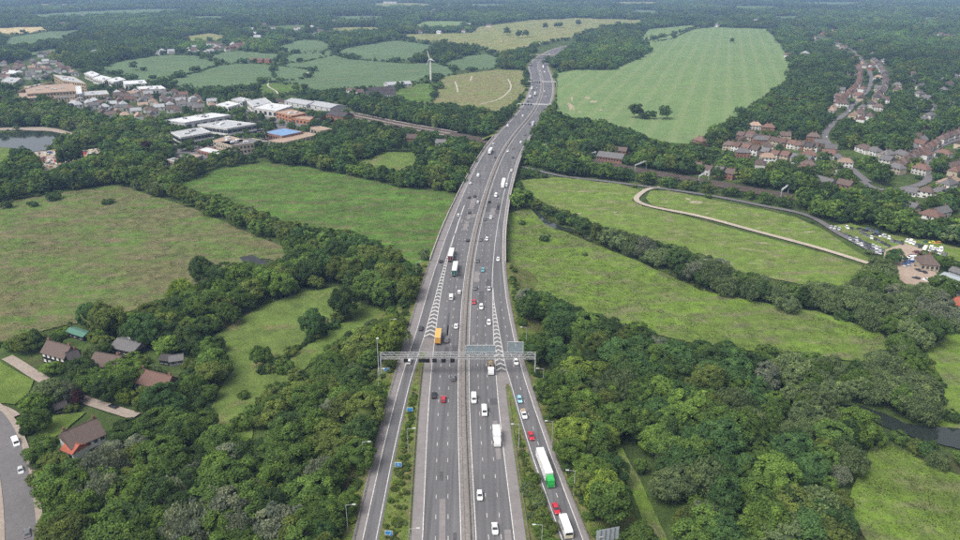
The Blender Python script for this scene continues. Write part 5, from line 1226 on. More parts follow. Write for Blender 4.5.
for k in range(46):                                # hamlets in the far country
    Yf = rq.uniform(1500, 4200); Xf = rq.uniform(-.66, .66) * Yf; px_, py_, _ = proj(Xf, Yf, 0)
    if not (5 < px_ < 955 and 2 < py_ < 60) or 480 < px_ < 700 or CLS[int(py_), int(px_)] != 0: continue
    for q in range(rq.randrange(2, 8)): PEND.append((rq.choice(['far', 'far_hip']), (Xf + rq.uniform(-70, 70), Yf + rq.uniform(-50, 50)), rq.uniform(0, 3), rq.choice(['white', 'white', 'offwhite']), rq.choice(['rpale', 'rbrown', 'rgrey', 'rred']), 'far', rq.uniform(1.0, 1.5)))
label_rows()
FARH = PEND[262:]                                  # the farthest roofs, too small to pick apart
for (x, y, w_, d_, h_, wl_, lab) in [(98, 22.5, 40, 14, 7, 'white', 'small white building alone in the far left woods'), (128, 21.5, 90, 18, 7, 'pale', 'long grey building in the far left woods'), (251, 17, 80, 20, 8, 'pale', 'long pale building near the top, left of centre'),
        (312, 10.5, 60, 16, 8, 'pale', 'pale building in the hazy far woods left of centre'), (151, 3.5, 70, 20, 8, 'white', 'white speck of a building near the top edge at left'), (390, 3.5, 80, 20, 8, 'white', 'white speck of a building near the top edge, middle'), (755, 24.5, 14, 14, 14, 'white', 'tall narrow white building in the far right woods')]:
    p = P(x, y); r = empty('distant_building', p); make_house(r, w_, d_, h_, 2.5, False, T_[wl_], T_['rpale'], (5, 1), 0, 0); tag(r, lab, 'building')

# ---------------------------------------------------------------- trees
def mesh_np(name, verts, faces, mat, v=None):
    me = bpy.data.meshes.new(name); nf = len(faces); k = faces.shape[1]
    me.vertices.add(len(verts)); me.vertices.foreach_set('co', verts.astype(np.float32).ravel())
    me.loops.add(nf * k); me.loops.foreach_set('vertex_index', faces.astype(np.int32).ravel())
    me.polygons.add(nf); me.polygons.foreach_set('loop_start', np.arange(0, nf * k, k, dtype=np.int32)); me.polygons.foreach_set('loop_total', np.full(nf, k, np.int32))
    me.materials.append(M[mat]); me.update(calc_edges=True)
    if v is not None:
        a = me.attributes.new('v', 'FLOAT', 'POINT'); a.data.foreach_set('value', v.astype(np.float32))
    return me
def unit(n, r): 
    d = r.normal(size=(n, 3)); return d / np.linalg.norm(d, axis=1)[:, None]
def crown_mesh(name, seed, nclump, nleaf, leaf, rx=.40, zc=.60, rz=.40, cr=.15, droop=0.0, shape='round', core=True):
    """a crown one unit tall: leaf-sized quads on clumps spread over an uneven volume"""
    r = np.random.default_rng(seed); d = unit(nclump * 3, r); d = d[d[:, 2] > -.55][:nclump]
    lob = 1 + .18 * np.sin(d[:, 0] * 3.1 + seed) * np.cos(d[:, 1] * 2.7 + seed * 2) + r.uniform(-.14, .1, len(d))
    cen = d * lob[:, None] * np.array([rx, rx, rz]) * r.uniform(.62, 1.0, len(d))[:, None] ** .5
    if shape == 'cone': f = 1 - .75 * np.clip((cen[:, 2] + rz) / (2 * rz), 0, 1); cen[:, :2] *= f[:, None] * 1.5
    cen[:, 2] += zc; crad = cr * r.uniform(.7, 1.25, len(cen)); V_, Fc, vv = [], [], []
    for c, R_, dd in zip(cen, crad, d):
        dl = unit(nleaf, r); dl += .75 * (dd + np.array([0, 0, .5])); dl /= np.linalg.norm(dl, axis=1)[:, None]
        p = c + dl * R_ * r.uniform(.6, 1.05, nleaf)[:, None]; p[:, 2] -= droop * R_ * r.uniform(0, 1.6, nleaf)
        nrm = dl + .8 * unit(nleaf, r); nrm /= np.linalg.norm(nrm, axis=1)[:, None]
        u = np.cross(nrm, unit(nleaf, r)); u /= np.linalg.norm(u, axis=1)[:, None] + 1e-9; w = np.cross(nrm, u)
        s = leaf * r.uniform(.6, 1.3, nleaf)[:, None]; s2 = s * r.uniform(.55, .9, nleaf)[:, None]
        if droop: w = w * .4 + np.array([0, 0, -1.0]) * .8; s2 = s * 1.5
        q = np.stack([p - u*s - w*s2*.3, p + w*s2*-.9 + u*s*.1, p + u*s + w*s2*.2, p + w*s2], 1).reshape(-1, 3)
        base = len(V_) and sum(len(x) for x in V_); V_.append(q); Fc.append(np.arange(nleaf * 4).reshape(-1, 4) + base)
        vv.append(np.repeat(np.clip(.5 + r.normal(0, .2) + r.normal(0, .17, nleaf), 0, 1), 4))
    if core:                                      # inner mass that stops see-through, tinted darker as painted-in shade
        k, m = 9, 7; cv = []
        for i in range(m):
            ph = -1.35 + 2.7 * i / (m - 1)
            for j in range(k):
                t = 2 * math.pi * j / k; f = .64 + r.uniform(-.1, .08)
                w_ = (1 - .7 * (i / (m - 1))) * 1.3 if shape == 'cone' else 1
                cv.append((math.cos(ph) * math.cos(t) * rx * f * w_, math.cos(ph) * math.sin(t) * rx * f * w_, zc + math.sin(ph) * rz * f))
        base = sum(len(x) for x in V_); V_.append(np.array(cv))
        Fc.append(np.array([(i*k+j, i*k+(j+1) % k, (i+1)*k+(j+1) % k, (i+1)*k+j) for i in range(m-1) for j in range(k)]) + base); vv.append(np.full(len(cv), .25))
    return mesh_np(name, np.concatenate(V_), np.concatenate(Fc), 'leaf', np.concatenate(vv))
def trunk_mesh(name, seed, h0=.5, r0=.022):
    r = random.Random(seed); mb = MB()
    bend = [(0, 0, -.02)] + [(r.uniform(-.015, .015) * k, r.uniform(-.015, .015) * k, h0 * k / 3) for k in (1, 2, 3)]
    for k in range(3): mb.tube(bend[k], bend[k + 1], r0 * (1 - k * .22), r0 * (1 - (k + 1) * .22), 7)
    for k in range(5):
        a = k * 1.257 + r.uniform(-.4, .4); b = bend[2 if k % 2 else 3]; e = (b[0] + math.cos(a) * .2, b[1] + math.sin(a) * .2, b[2] + r.uniform(.1, .25)); mb.tube(b, e, r0 * .45, r0 * .14, 5)
    me = bpy.data.meshes.new(name); me.from_pydata(mb.v, [], mb.f); me.materials.append(M['bark']); return me
# near detail, middle detail
NEAR = {}
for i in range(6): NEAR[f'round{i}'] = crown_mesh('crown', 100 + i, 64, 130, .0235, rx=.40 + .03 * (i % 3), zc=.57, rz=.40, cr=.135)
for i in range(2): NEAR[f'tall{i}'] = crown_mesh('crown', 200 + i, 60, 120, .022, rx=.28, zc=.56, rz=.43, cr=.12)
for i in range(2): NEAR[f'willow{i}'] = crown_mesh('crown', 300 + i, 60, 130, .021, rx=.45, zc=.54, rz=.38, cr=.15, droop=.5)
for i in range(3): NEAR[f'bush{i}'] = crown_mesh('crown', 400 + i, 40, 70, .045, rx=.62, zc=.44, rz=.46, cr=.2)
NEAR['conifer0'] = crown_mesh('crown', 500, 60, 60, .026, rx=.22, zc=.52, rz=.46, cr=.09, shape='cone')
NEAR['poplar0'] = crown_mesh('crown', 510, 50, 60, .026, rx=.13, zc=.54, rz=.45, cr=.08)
MIDD = {}
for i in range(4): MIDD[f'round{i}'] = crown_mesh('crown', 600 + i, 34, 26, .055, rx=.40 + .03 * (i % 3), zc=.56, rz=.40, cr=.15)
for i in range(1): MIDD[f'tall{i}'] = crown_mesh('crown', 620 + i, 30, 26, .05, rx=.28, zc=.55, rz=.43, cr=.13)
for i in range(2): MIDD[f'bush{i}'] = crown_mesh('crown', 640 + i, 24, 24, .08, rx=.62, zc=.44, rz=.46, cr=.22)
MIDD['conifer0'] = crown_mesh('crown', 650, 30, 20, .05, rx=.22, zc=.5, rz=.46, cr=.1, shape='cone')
TRUNK = [trunk_mesh('trunk', k) for k in range(3)]
TINT = dict(mid=(.100, .162, .040), light=(.128, .202, .044), dark=(.062, .104, .034), olive=(.122, .158, .042), silver=(.172, .196, .138), grey=(.136, .182, .080), brown=(.115, .108, .050), copper=(.045, .020, .024), yellow=(.55, .45, .02), lime=(.162, .220, .042), deep=(.070, .130, .044))
TWORD = dict(mid='mid-green', light='bright green', dark='dark green', olive='olive green', silver='silvery', grey='grey-green', brown='brownish', copper='copper-purple', yellow='yellow', lime='lime green', deep='deep green')
def zground(X, Y, S=None, O=None):
    if S is None: S, O = road_coord(X, Y)
    X = np.atleast_1d(X); z = np.zeros(len(X)); e0 = np.interp(S, [t[0] for t in OA], [t[1] for t in OA]); e1 = np.interp(S, [t[0] for t in OQ], [t[1] for t in OQ])
    out = np.where(O < 0, e0 - O, O - e1); zr = np.interp(S, SEG, AX[:, 2]) - .25; inside = (S > 1) & (S < SLEN - 1) & ~((S > S_VIA0) & (S < S_VIA1))
    z = np.where(inside, np.clip(zr - np.clip(out - 3, 0, None) / 2.2, 0, None), 0); z = np.where(out > 30, 0, z)
    return z, out
# keep crowns off buildings and in front of them
BUILT = []
for o in list(COL.objects):
    if o.parent is None and o.get('category') in ('house', 'office', 'building', 'warehouse', 'barn', 'shed', 'station'):
        w = [c for c in o.children if c.name.startswith('wall')]
        if not w: continue
        co = np.array([v.co[:] for v in w[0].data.vertices]); rz = o.rotation_euler.z; sc = o.scale.x; ca, sa = math.cos(rz), math.sin(rz)
        X = o.location.x + (co[:, 0]*ca - co[:, 1]*sa) * sc; Y = o.location.y + (co[:, 0]*sa + co[:, 1]*ca) * sc; x, y, d = proj(X, Y, co[:, 2])
        rad = np.hypot(X - o.location.x, Y - o.location.y).max()
        BUILT.append((x.min() - .5, x.max() + .5, y.min() - 1.5, y.max(), d.min(), o.location.x, o.location.y, rad))
for a in FARH:
    x, y, d = proj(a[1][0], a[1][1], 3.0); r_ = 8 * F / d; BUILT.append((x - r_, x + r_, y - r_, y + r_ * .6, d, a[1][0], a[1][1], 9.0))
BUILT = np.array(BUILT)
def cls_at(x, y): return CLS[np.clip(np.asarray(y).astype(int), 0, 539), np.clip(np.asarray(x).astype(int), 0, 959)]
KEY = [ ((505, 370, 606, 540), dict(light=3, lime=2, olive=2, mid=2, grey=1)), ((380, 320, 420, 540), dict(light=2, olive=2, mid=2, lime=1)), ((0, 104, 175, 150), dict(grey=3, mid=3, light=1.5, dark=2, deep=2, olive=1)),
 # photo rectangles that lean to certain tints
 ((640, 235, 960, 330), dict(grey=5, mid=2, silver=1, dark=1)), ((780, 320, 930, 430), dict(grey=5, mid=2, light=1)), ((600, 220, 760, 300), dict(grey=4, dark=2, mid=2)),
 ((90, 430, 260, 540), dict(silver=2.3, mid=3, olive=2.2, light=2, dark=1.2)), ((260, 380, 420, 540), dict(mid=3, olive=2.4, dark=2, light=1.5, silver=.4)), ((0, 400, 120, 540), dict(mid=3, olive=3, light=1.5, dark=1)),
 ((540, 380, 960, 540), dict(mid=4, light=2.2, deep=3, olive=1.6, dark=1, silver=.25, grey=1)), ((520, 290, 800, 400), dict(dark=3, deep=3, mid=3, olive=1, silver=.3)), ((860, 480, 960, 540), dict(brown=3, olive=1, mid=1)),
 ((120, 170, 300, 260), dict(olive=3, mid=3, grey=1)), ((0, 100, 960, 160), dict(dark=4, deep=3, mid=2, olive=.6, light=.3, copper=.12)), ((0, 0, 960, 100), dict(dark=6, deep=3, mid=1.2, olive=.3)),
 ((0, 270, 400, 400), dict(mid=3, dark=2.5, olive=2.2, light=1.6, lime=.25, grey=.5))]
def pick_tint(x, y, rnd):
    for (x0, y0, x1, y1), w in KEY:
        if x0 <= x <= x1 and y0 <= y <= y1: break
    else: w = dict(mid=4, dark=2.5, deep=2, olive=1.5, light=1.2)
    k = list(w); return rnd.choices(k, [w[a] for a in k])[0]
TREES = []                                        # X, Y, Z, h, kind, tint, px, py, pxh, scale xy
rnd = random.Random(5)
def add_tree(X, Y, Z, h, kind, tint, wide=1.0):
    x, y, d = proj(X, Y, Z + h * .5); TREES.append([X, Y, Z, h, kind, tint, float(x), float(y), F * h * max(.6, wide) / d, wide, d])
def scatter(d0, d1, step, hs, bush_p):
    """jittered grid between two distances; a crown must fit inside what the photo shows as trees"""
    Y = np.arange(d0, d1, step); pts = []
    for y in Y:
        xm = y * .74 + 30; X = np.arange(-xm, xm, step); pts.append(np.c_[X + rng.uniform(-.45, .45, len(X)) * step, y + rng.uniform(-.45, .45, len(X)) * step])
    pts = np.concatenate(pts); X, Y = pts[:, 0], pts[:, 1]; S, O = road_coord(X, Y); Z, out = zground(X, Y, S, O)
    bx, by, dep = proj(X, Y, Z); base = cls_at(bx, by); rwd = np.full(len(X), 99.0)
    if d1 > 500:
        for a in range(0, len(RWW), 2): rwd = np.minimum(rwd, np.hypot(X - RWW[a, 0], Y - RWW[a, 1]))
    ok = (base != 1) & (out > 2.2) & (rwd > 11); H = rng.uniform(*hs, len(X)); placed = np.zeros(len(X), bool)
    onroad = (S > 0) & (S < SLEN)
    jx = rng.normal(0, 1, len(X)) * .8 * F / dep; jy = rng.normal(0, 1, len(X)) * 1.1 * F / dep
    for f in (1.0, .72, .5, .32, .2):
        h = H * f; tx, ty, _ = proj(X, Y, Z + h * .92); L = F / dep; rr = h * .36 * L; tx = tx + jx; ty = ty + jy
        fit = ok & ~placed & (cls_at(tx, ty) != 1) & (cls_at(tx - rr, ty + rr*.8) != 1) & (cls_at(tx + rr, ty + rr*.8) != 1) & (cls_at(bx - rr*.8, by - rr*.3) != 1) & (cls_at(bx + rr*.8, by - rr*.3) != 1)
        for fr in (.3, .5, .72): mx, my, _ = proj(X, Y, Z + h * fr); fit &= (cls_at(mx, my) != 1) | (h * L < 6)
        fit &= (out > h * .30 + 1.0) | ~onroad
        for gp in (pL, pR): fit &= np.hypot(X - gp.x, Y - gp.y) > 3.5 + h * .42
        fit &= ~((np.hypot(X - pL.x, (Y - pL.y + 8) * .6) < 5.5 + h * .3) | (np.hypot(X - pR.x, (Y - pR.y + 8) * .6) < 5.0 + h * .3))
        gard = (base == 2); fit &= ~gard | (f < .8)
        for i in np.nonzero(fit)[0]:
            placed[i] = True
            if gard[i] and rng.random() > (.55 if dep[i] > 420 else .9): continue
            hh = h[i]; cx, cy = bx[i], (by[i] + ty[i]) / 2
            b = BUILT; r_ = hh * .36
            if (np.hypot(b[:, 5] - X[i], b[:, 6] - Y[i]) < b[:, 7] * .9 + r_ * .7).any(): continue
            pr = hh * .45 * L[i]; inf = (b[:, 4] > dep[i]) & (bx[i] + pr*.7 > b[:, 0]) & (bx[i] - pr*.7 < b[:, 1]) & (ty[i] < b[:, 3] - .30 * (b[:, 3] - b[:, 2])) & (by[i] > b[:, 2])
            if inf.any():
                if rng.random() < (.93 if dep[i] > 420 else .82): continue
            t = pick_tint(cx, cy, rnd); bushy = hh < 5.0
            if bushy: kind = 'bush'
            elif t in ('grey', 'silver') and rnd.random() < .6: kind = 'willow'
            elif rnd.random() < .05: kind = 'conifer'; 
            else: kind = 'round' if rnd.random() < .82 else 'tall'
            if kind == 'conifer': t = 'dark'
            add_tree(X[i], Y[i], Z[i], hh * (1.1 if kind == 'tall' else 1), kind, t, rnd.uniform(1.0, 1.45) if dep[i] < 400 else rnd.uniform(.95, 1.3))
scatter(104, 330, 6.9, (5.5, 13.0), .1)
scatter(330, 640, 6.8, (6.5, 15.0), .1)
scatter(640, 1250, 9.0, (9, 15), .1)
# trees the photo lets one pick out: pixel of the foot, height, kind, tint
for x, y, h, kind, t, wd in [(34, 207, 4.5, 'bush', 'dark', 1), (8, 208, 6, 'bush', 'dark', 1), (54, 200, 7, 'bush', 'dark', 1.2), (108, 204, 4, 'bush', 'dark', 1.6), (30, 205, 3, 'bush', 'dark', 1),
        (636, 118, 17, 'round', 'dark', 1.1), (664, 119, 16, 'round', 'dark', 1), (652, 119, 9, 'round', 'deep', 1.3), (645, 119, 9, 'bush', 'dark', 1), (786, 311, 8.5, 'bush', 'grey', 1), (545, 241, 5, 'bush', 'dark', 1), (522, 225, 3.4, 'bush', 'dark', 1), (585, 256, 2.4, 'bush', 'dark', 1),
        (314, 338, 13, 'round', 'deep', 1), (262, 368, 10, 'round', 'mid', .9), (950, 421, 4.5, 'bush', 'dark', 1), (345, 318, 15, 'round', 'dark', 1.1), (204, 284, 14, 'round', 'dark', 1), (226, 290, 15, 'round', 'dark', 1), (184, 306, 14, 'willow', 'lime', 1.1), (110, 336, 15, 'round', 'olive', 1.15), (92, 326, 11, 'round', 'deep', 1), (285, 372, 5, 'bush', 'mid', 1.2), (296, 378, 4, 'bush', 'olive', 1.3), (275, 392, 4, 'bush', 'mid', 1.2), (262, 404, 3, 'bush', 'olive', 1.2), (252, 414, 3.4, 'bush', 'mid', 1.3), (270, 412, 5, 'bush', 'light', 1.1), (244, 398, 3, 'bush', 'mid', 1.2), (288, 396, 6, 'round', 'mid', 1.1), (243, 428, 5, 'bush', 'light', 1.2),
        (150, 345, 15, 'round', 'deep', 1.0), (56, 372, 4.2, 'bush', 'lime', 1.2), (82, 381, 3, 'bush', 'yellow', 1), (806, 107, 13, 'round', 'copper', 1.2), (78, 405, 6, 'round', 'copper', 1), (207, 370, 7, 'round', 'copper', 1), (923, 138, 8, 'bush', 'yellow', 1.1), (880, 178, 7, 'bush', 'lime', 1.2), (915, 172, 8, 'bush', 'lime', 1.2),
        (52, 405, 10, 'round', 'grey', 1.4), (66, 402, 9, 'willow', 'silver', 1.1), (40, 432, 9, 'round', 'mid', 1.1), (62, 168, 17, 'poplar', 'dark', 1), (73, 167, 20, 'poplar', 'dark', 1.3), (81, 164, 18, 'poplar', 'dark', 1), (63, 166, 16, 'poplar', 'dark', 1),
        (507, 35, 20, 'round', 'dark', 1), (519, 38, 20, 'round', 'dark', 1), (526, 37, 18, 'round', 'dark', 1), (545, 29, 18, 'round', 'dark', 1), (556, 28, 16, 'round', 'dark', 1), (560, 28, 18, 'round', 'dark', 1), (578, 26, 20, 'round', 'dark', 1),
        (425, 260, 7, 'round', 'grey', 1), (134, 70, 14, 'round', 'dark', 1.1), (144, 71, 8, 'bush', 'dark', 1), (732, 43, 12, 'round', 'dark', 1), (47, 552, 5, 'round', 'copper', 1.2), (893, 265, 9, 'round', 'deep', 1.1), (878, 274, 9, 'round', 'mid', 1.2)]:
    p = P(x, y); zz = zground([p.x], [p.y])[0][0]; add_tree(p.x, p.y, float(zz), h, kind, t, wd)
for k in range(26):
    t = k / 25; p = P(264 + 82 * t + rng.uniform(-2, 2), 374 - 56 * t + rng.uniform(-2, 2)); add_tree(p.x, p.y, 0, rng.uniform(2.2, 5.0) if 14 < k or k < 9 else rng.uniform(1.6, 3), 'bush', rnd.choice(['mid', 'deep', 'olive', 'dark']), 1.1)
# shrubs in the two gores and on the verges
for k in range(240):
    s = rng.uniform(30, S_NOSE_L - 30); a, b = interp(OC, s) + 2.2, -18.4
    if b - a < 1: continue
    q = at_road(s, rng.uniform(a, b), .05); add_tree(q.x, q.y, q.z, rng.uniform(.4, 1.3), 'bush', rnd.choice(['olive', 'mid', 'light', 'olive', 'grey', 'lime']), 1.2)
for k in range(200):
    s = rng.uniform(30, S_NOSE_R - 20); a, b = 18.4, interp(ON, s) - 2.0
    if b - a < 1: continue
    q = at_road(s, rng.uniform(a, b), .05); add_tree(q.x, q.y, q.z, rng.uniform(.4, 1.2) * (2.2 if 60 < s < 92 else 1), 'bush', rnd.choice(['olive', 'mid', 'light', 'olive', 'grey']), 1.2)
for k in range(260):
    sg = rng.random() < .5; s = rng.uniform(40, S_VIA0 - 5); e = interp(OA, s) - rng.uniform(1.3, 5) if sg else interp(OQ, s) + rng.uniform(1.3, 5)
    q = at_road(s, e); z, _ = zground([q.x], [q.y]); add_tree(q.x, q.y, float(z[0]), rng.uniform(.7, 2.2), 'bush', rnd.choice(['olive', 'mid', 'light', 'dark', 'lime']), 1.2)
# the largest 300 in the picture become trees of their own, the rest is woodland
PRE = dict(round=6, tall=2, willow=2, bush=3, conifer=1, poplar=1)
inview = [t for t in TREES if -12 < t[6] < 972 and -5 < t[7] < 552]
inview.sort(key=lambda t: -t[8] * (1.25 if t[4] in ('poplar',) else 1))
marked = [t for t in inview if t[4] in ('poplar',) or t[5] in ('copper', 'yellow')]
trees = [t for t in inview if t[4] != 'bush']; shrubs = [t for t in inview if t[4] == 'bush']
ind = trees[:285] + [t for t in marked if t not in trees[:285]][:12] + shrubs[:110]
ind_ids = {id(t) for t in ind}
ZONES = [((0, 395, 330, 541), 'bottom left wood'), ((330, 380, 440, 541), 'left slip road wood'), ((400, 300, 470, 541), 'left motorway verge'), ((500, 380, 700, 541), 'right slip road wood'), ((700, 380, 961, 541), 'bottom right wood'),
         ((500, 285, 961, 380), 'wood below right meadow'), ((500, 200, 961, 290), 'right meadow hedge line'), ((0, 265, 240, 400), 'timbered house garden'), ((200, 265, 420, 400), 'small left field edge'),
         ((100, 160, 450, 270), 'left meadow belt'), ((0, 0, 480, 175), 'far left tree belt'), ((480, 0, 961, 205), 'far right tree belt'), ((0, 0, 961, 541), 'middle ground')]
def zone(t):
    for (x0, y0, x1, y1), n in ZONES:
        if x0 <= t[6] < x1 and y0 <= t[7] < y1: return n
    return 'middle ground'
NAME = dict(round='broadleaf_tree', tall='slender_tree', willow='willow_tree', bush='shrub', conifer='conifer_tree', poplar='poplar_tree')
SHAPE = dict(round='broadleaf tree', tall='slender tree', willow='willow-like tree', bush='shrub', conifer='conifer', poplar='poplar')
groups = {}
for t in ind: groups.setdefault((zone(t), t[4] == 'bush'), []).append(t)
for (zn, isb), ts in groups.items():
    ts.sort(key=lambda t: -t[7]); nr = max(1, round(math.sqrt(len(ts) / 2.2))); per = math.ceil(len(ts) / nr)
    for ri in range(nr):
        row = sorted(ts[ri * per:(ri + 1) * per], key=lambda t: t[6])
        for ci, t in enumerate(row):
            X, Y, Z, h, kind, tint, px, py, pxh, wd, dep = t
            o = empty(NAME[kind], (X, Y, Z - .05), rnd.uniform(0, 6.28)); o.scale = (h * wd, h * wd, h)
            key = f'{kind}{rnd.randrange(PRE[kind])}'
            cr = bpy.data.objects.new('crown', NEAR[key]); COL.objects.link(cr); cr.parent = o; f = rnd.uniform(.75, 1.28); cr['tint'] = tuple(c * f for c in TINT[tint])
            tk = bpy.data.objects.new('trunk', TRUNK[rnd.randrange(3)]); COL.objects.link(tk); tk.parent = o
            rw = 'front row' if ri == 0 else f'{ordinal(ri + 1)} row'; pos = f'{ordinal(ci + 1)} from left'
            tag(o, f'{TWORD[tint]} {SHAPE[kind]}, {pos}, {rw}, {zn}', 'shrub' if kind == 'bush' else 'tree', f'{"shrubs" if isb else "trees"} of the {zn}')
# the rest: instanced woodland, one object per stretch of country
def proto_coll(name, meshes):
    c = bpy.data.collections.new(name)
    for i, me in enumerate(meshes): c.objects.link(bpy.data.objects.new(f'{name}_{i:02d}', me))
    return c
def gn_scatter(name, coll, pts, label, cat):
    """pts: list of (x, y, z, rot, sx, sz, index, tint)"""
    me = bpy.data.meshes.new(name); me.from_pydata([p[:3] for p in pts], [], [])
    for nm, ty, vals in (('rot', 'FLOAT_VECTOR', [(0, 0, p[3]) for p in pts]), ('scl', 'FLOAT_VECTOR', [(p[4], p[4], p[5]) for p in pts]), ('tint', 'FLOAT_VECTOR', [p[7] for p in pts])):
        a = me.attributes.new(nm, ty, 'POINT'); a.data.foreach_set('vector', np.array(vals, np.float32).ravel())
    a = me.attributes.new('idx', 'INT', 'POINT'); a.data.foreach_set('value', np.array([p[6] for p in pts], np.int32))
    o = bpy.data.objects.new(name, me); COL.objects.link(o)
    nt = bpy.data.node_groups.new(name + '_nodes', 'GeometryNodeTree')
    nt.interface.new_socket('Geometry', in_out='INPUT', socket_type='NodeSocketGeometry'); nt.interface.new_socket('Geometry', in_out='OUTPUT', socket_type='NodeSocketGeometry')
    gi_, go = nt.nodes.new('NodeGroupInput'), nt.nodes.new('NodeGroupOutput'); ip = nt.nodes.new('GeometryNodeInstanceOnPoints')
    ci = nt.nodes.new('GeometryNodeCollectionInfo'); ci.inputs['Collection'].default_value = coll; ci.inputs['Separate Children'].default_value = True; ci.inputs['Reset Children'].default_value = True
    def attr(n, ty): a = nt.nodes.new('GeometryNodeInputNamedAttribute'); a.data_type = ty; a.inputs['Name'].default_value = n; return a.outputs['Attribute']
    L = nt.links.new; L(gi_.outputs[0], ip.inputs['Points']); L(ci.outputs[0], ip.inputs['Instance']); ip.inputs['Pick Instance'].default_value = True
    L(attr('idx', 'INT'), ip.inputs['Instance Index']); L(attr('rot', 'FLOAT_VECTOR'), ip.inputs['Rotation']); L(attr('scl', 'FLOAT_VECTOR'), ip.inputs['Scale']); L(ip.outputs[0], go.inputs[0])
    md = o.modifiers.new('scatter', 'NODES'); md.node_group = nt
    return tag(o, label, cat, kind='stuff')
def merged(cr, tr):
    """crown and trunk of a prototype in one mesh for the instanced woodland"""
    return cr
near_keys = sorted(NEAR); mid_keys = sorted(MIDD)
CN = proto_coll('wood_near', [NEAR[k] for k in near_keys]); CM = proto_coll('wood_mid', [MIDD[k] for k in mid_keys])
rest = [t for t in TREES if id(t) not in ind_ids]
buckets = {}
for t in rest:
    X, Y, Z, h, kind, tint, px, py, pxh, wd, dep = t; near = dep < 430
    keys = near_keys if near else mid_keys; kk = kind if any(k.startswith(kind) for k in keys) else ('round' if kind != 'poplar' else 'tall')
    c = [i for i, k in enumerate(keys) if k.startswith(kk)]
    f = rnd.uniform(.75, 1.28); buckets.setdefault((near, zone(t) if near else ('far left' if px < 480 else 'far right')), []).append((X, Y, Z - .05, rnd.uniform(0, 6.28), h * wd, h, rnd.choice(c), tuple(x * f for x in TINT[tint])))
for (near, zn), pts in buckets.items():
    gn_scatter('woodland' if near else 'distant_woodland', CN if near else CM, pts, ('remaining trees and undergrowth massed in the ' + zn) if near else f'massed hedgerow and woodland trees across the {zn} country', 'woodland')
# far woods: clumps of trees that read as one mass
def clump_mesh(seed):
    r = np.random.default_rng(seed); vs, fs, vv, base = [], [], [], 0
    for k in range(9):
        me = MIDD[f'round{k % 4}']; co = np.empty(len(me.vertices) * 3, np.float32); me.vertices.foreach_get('co', co); co = co.reshape(-1, 3)
        fi = np.empty(len(me.loops), np.int32); me.loops.foreach_get('vertex_index', fi); fi = fi.reshape(-1, 4)
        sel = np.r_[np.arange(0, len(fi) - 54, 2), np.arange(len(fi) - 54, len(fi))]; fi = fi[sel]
        h = r.uniform(7, 18); a = r.uniform(0, 6.28); ca, sa = math.cos(a), math.sin(a); q = co * h * np.array([1.15, 1.15, 1]); q = np.c_[q[:, 0]*ca - q[:, 1]*sa, q[:, 0]*sa + q[:, 1]*ca, q[:, 2]]
        q += np.array([(k % 3 - 1) * 9.5 + r.uniform(-3, 3), (k // 3 - 1) * 9.5 + r.uniform(-3, 3), -.3])
        v = np.empty(len(co), np.float32); me.attributes['v'].data.foreach_get('value', v)
        vs.append(q); fs.append(fi + base); vv.append(np.clip(v + r.uniform(-.22, .22), 0, 1)); base += len(q)
    return mesh_np('tree_clump', np.concatenate(vs), np.concatenate(fs), 'leaf', np.concatenate(vv))
CC = proto_coll('wood_far', [clump_mesh(900 + k) for k in range(4)])
far = {}
Y = 1250.0
while Y < 6500:
    step = 24 + (Y - 1250) * .004; xm = Y * .72 + 60; Xs = np.arange(-xm, xm, step); Xs = Xs + rng.uniform(-.4, .4, len(Xs)) * step; Ys = Y + rng.uniform(-.4, .4, len(Xs)) * step
    bx, by, dep = proj(Xs, Ys, 0); tx, ty, _ = proj(Xs, Ys, 11.0); rr = 13 * F / dep; S, O = road_coord(Xs, Ys)
    base = cls_at(bx, by); ok = (cls_at(bx - rr, by) != 1) & (cls_at(bx + rr, by) != 1) & (base != 1) & (cls_at(tx, ty) != 1) & (cls_at(tx - rr*.7, ty) != 1) & (cls_at(tx + rr*.7, ty) != 1) & ((np.abs(O) > 36) | (S >= SLEN - 2) )
    ok &= (base != 2) | (rng.random(len(Xs)) < .35)
    for i in np.nonzero(ok)[0]:
        if Y < 3600 and (np.hypot(BUILT[:, 5] - Xs[i], BUILT[:, 6] - Ys[i]) < BUILT[:, 7] + 12).any(): continue
        t = TINT[rnd.choices(['dark', 'deep', 'mid', 'olive'], [5, 4, 3, 1])[0]]; f = rnd.uniform(.75, 1.3) * (1.08 + .32 * math.sin(Xs[i] * .006 + 2 * math.sin(Ys[i] * .0023)) * math.sin(Ys[i] * .0047 + Xs[i] * .0016)); s = rnd.uniform(.85, 1.2)
        far.setdefault('left' if bx[i] < 480 else 'right', []).append((Xs[i], Ys[i], 0, rnd.uniform(0, 6.28), s * (1 + (step - 24) / 60), s, rnd.randrange(4), tuple(x * f for x in t)))
    Y += step
for k, pts in far.items(): gn_scatter('distant_woodland', CC, pts, f'far woods merging into the haze, {k} half of the view', 'woodland')
hw = {k: [c for c in children(H_[k]) if c.name.startswith('wall')][0].data for k in ('far', 'far_hip')}; hr = {k: [c for c in children(H_[k]) if c.name.startswith('roof')][0].data for k in ('far', 'far_hip')}
CH = proto_coll('far_house', [hw['far'], hw['far_hip'], hr['far'], hr['far_hip']]); fp = []
for a in FARH:
    k = 0 if a[0] == 'far' else 1; sc = a[6] if len(a) > 6 else 1.0
    for q, tn in ((k, a[3]), (k + 2, a[4])): fp.append((a[1][0], a[1][1], 0, a[2], sc, sc, q, T_[tn]))
if fp: gn_scatter('distant_houses', CH, fp, 'farthest small houses scattered in the hazy woods', 'houses')
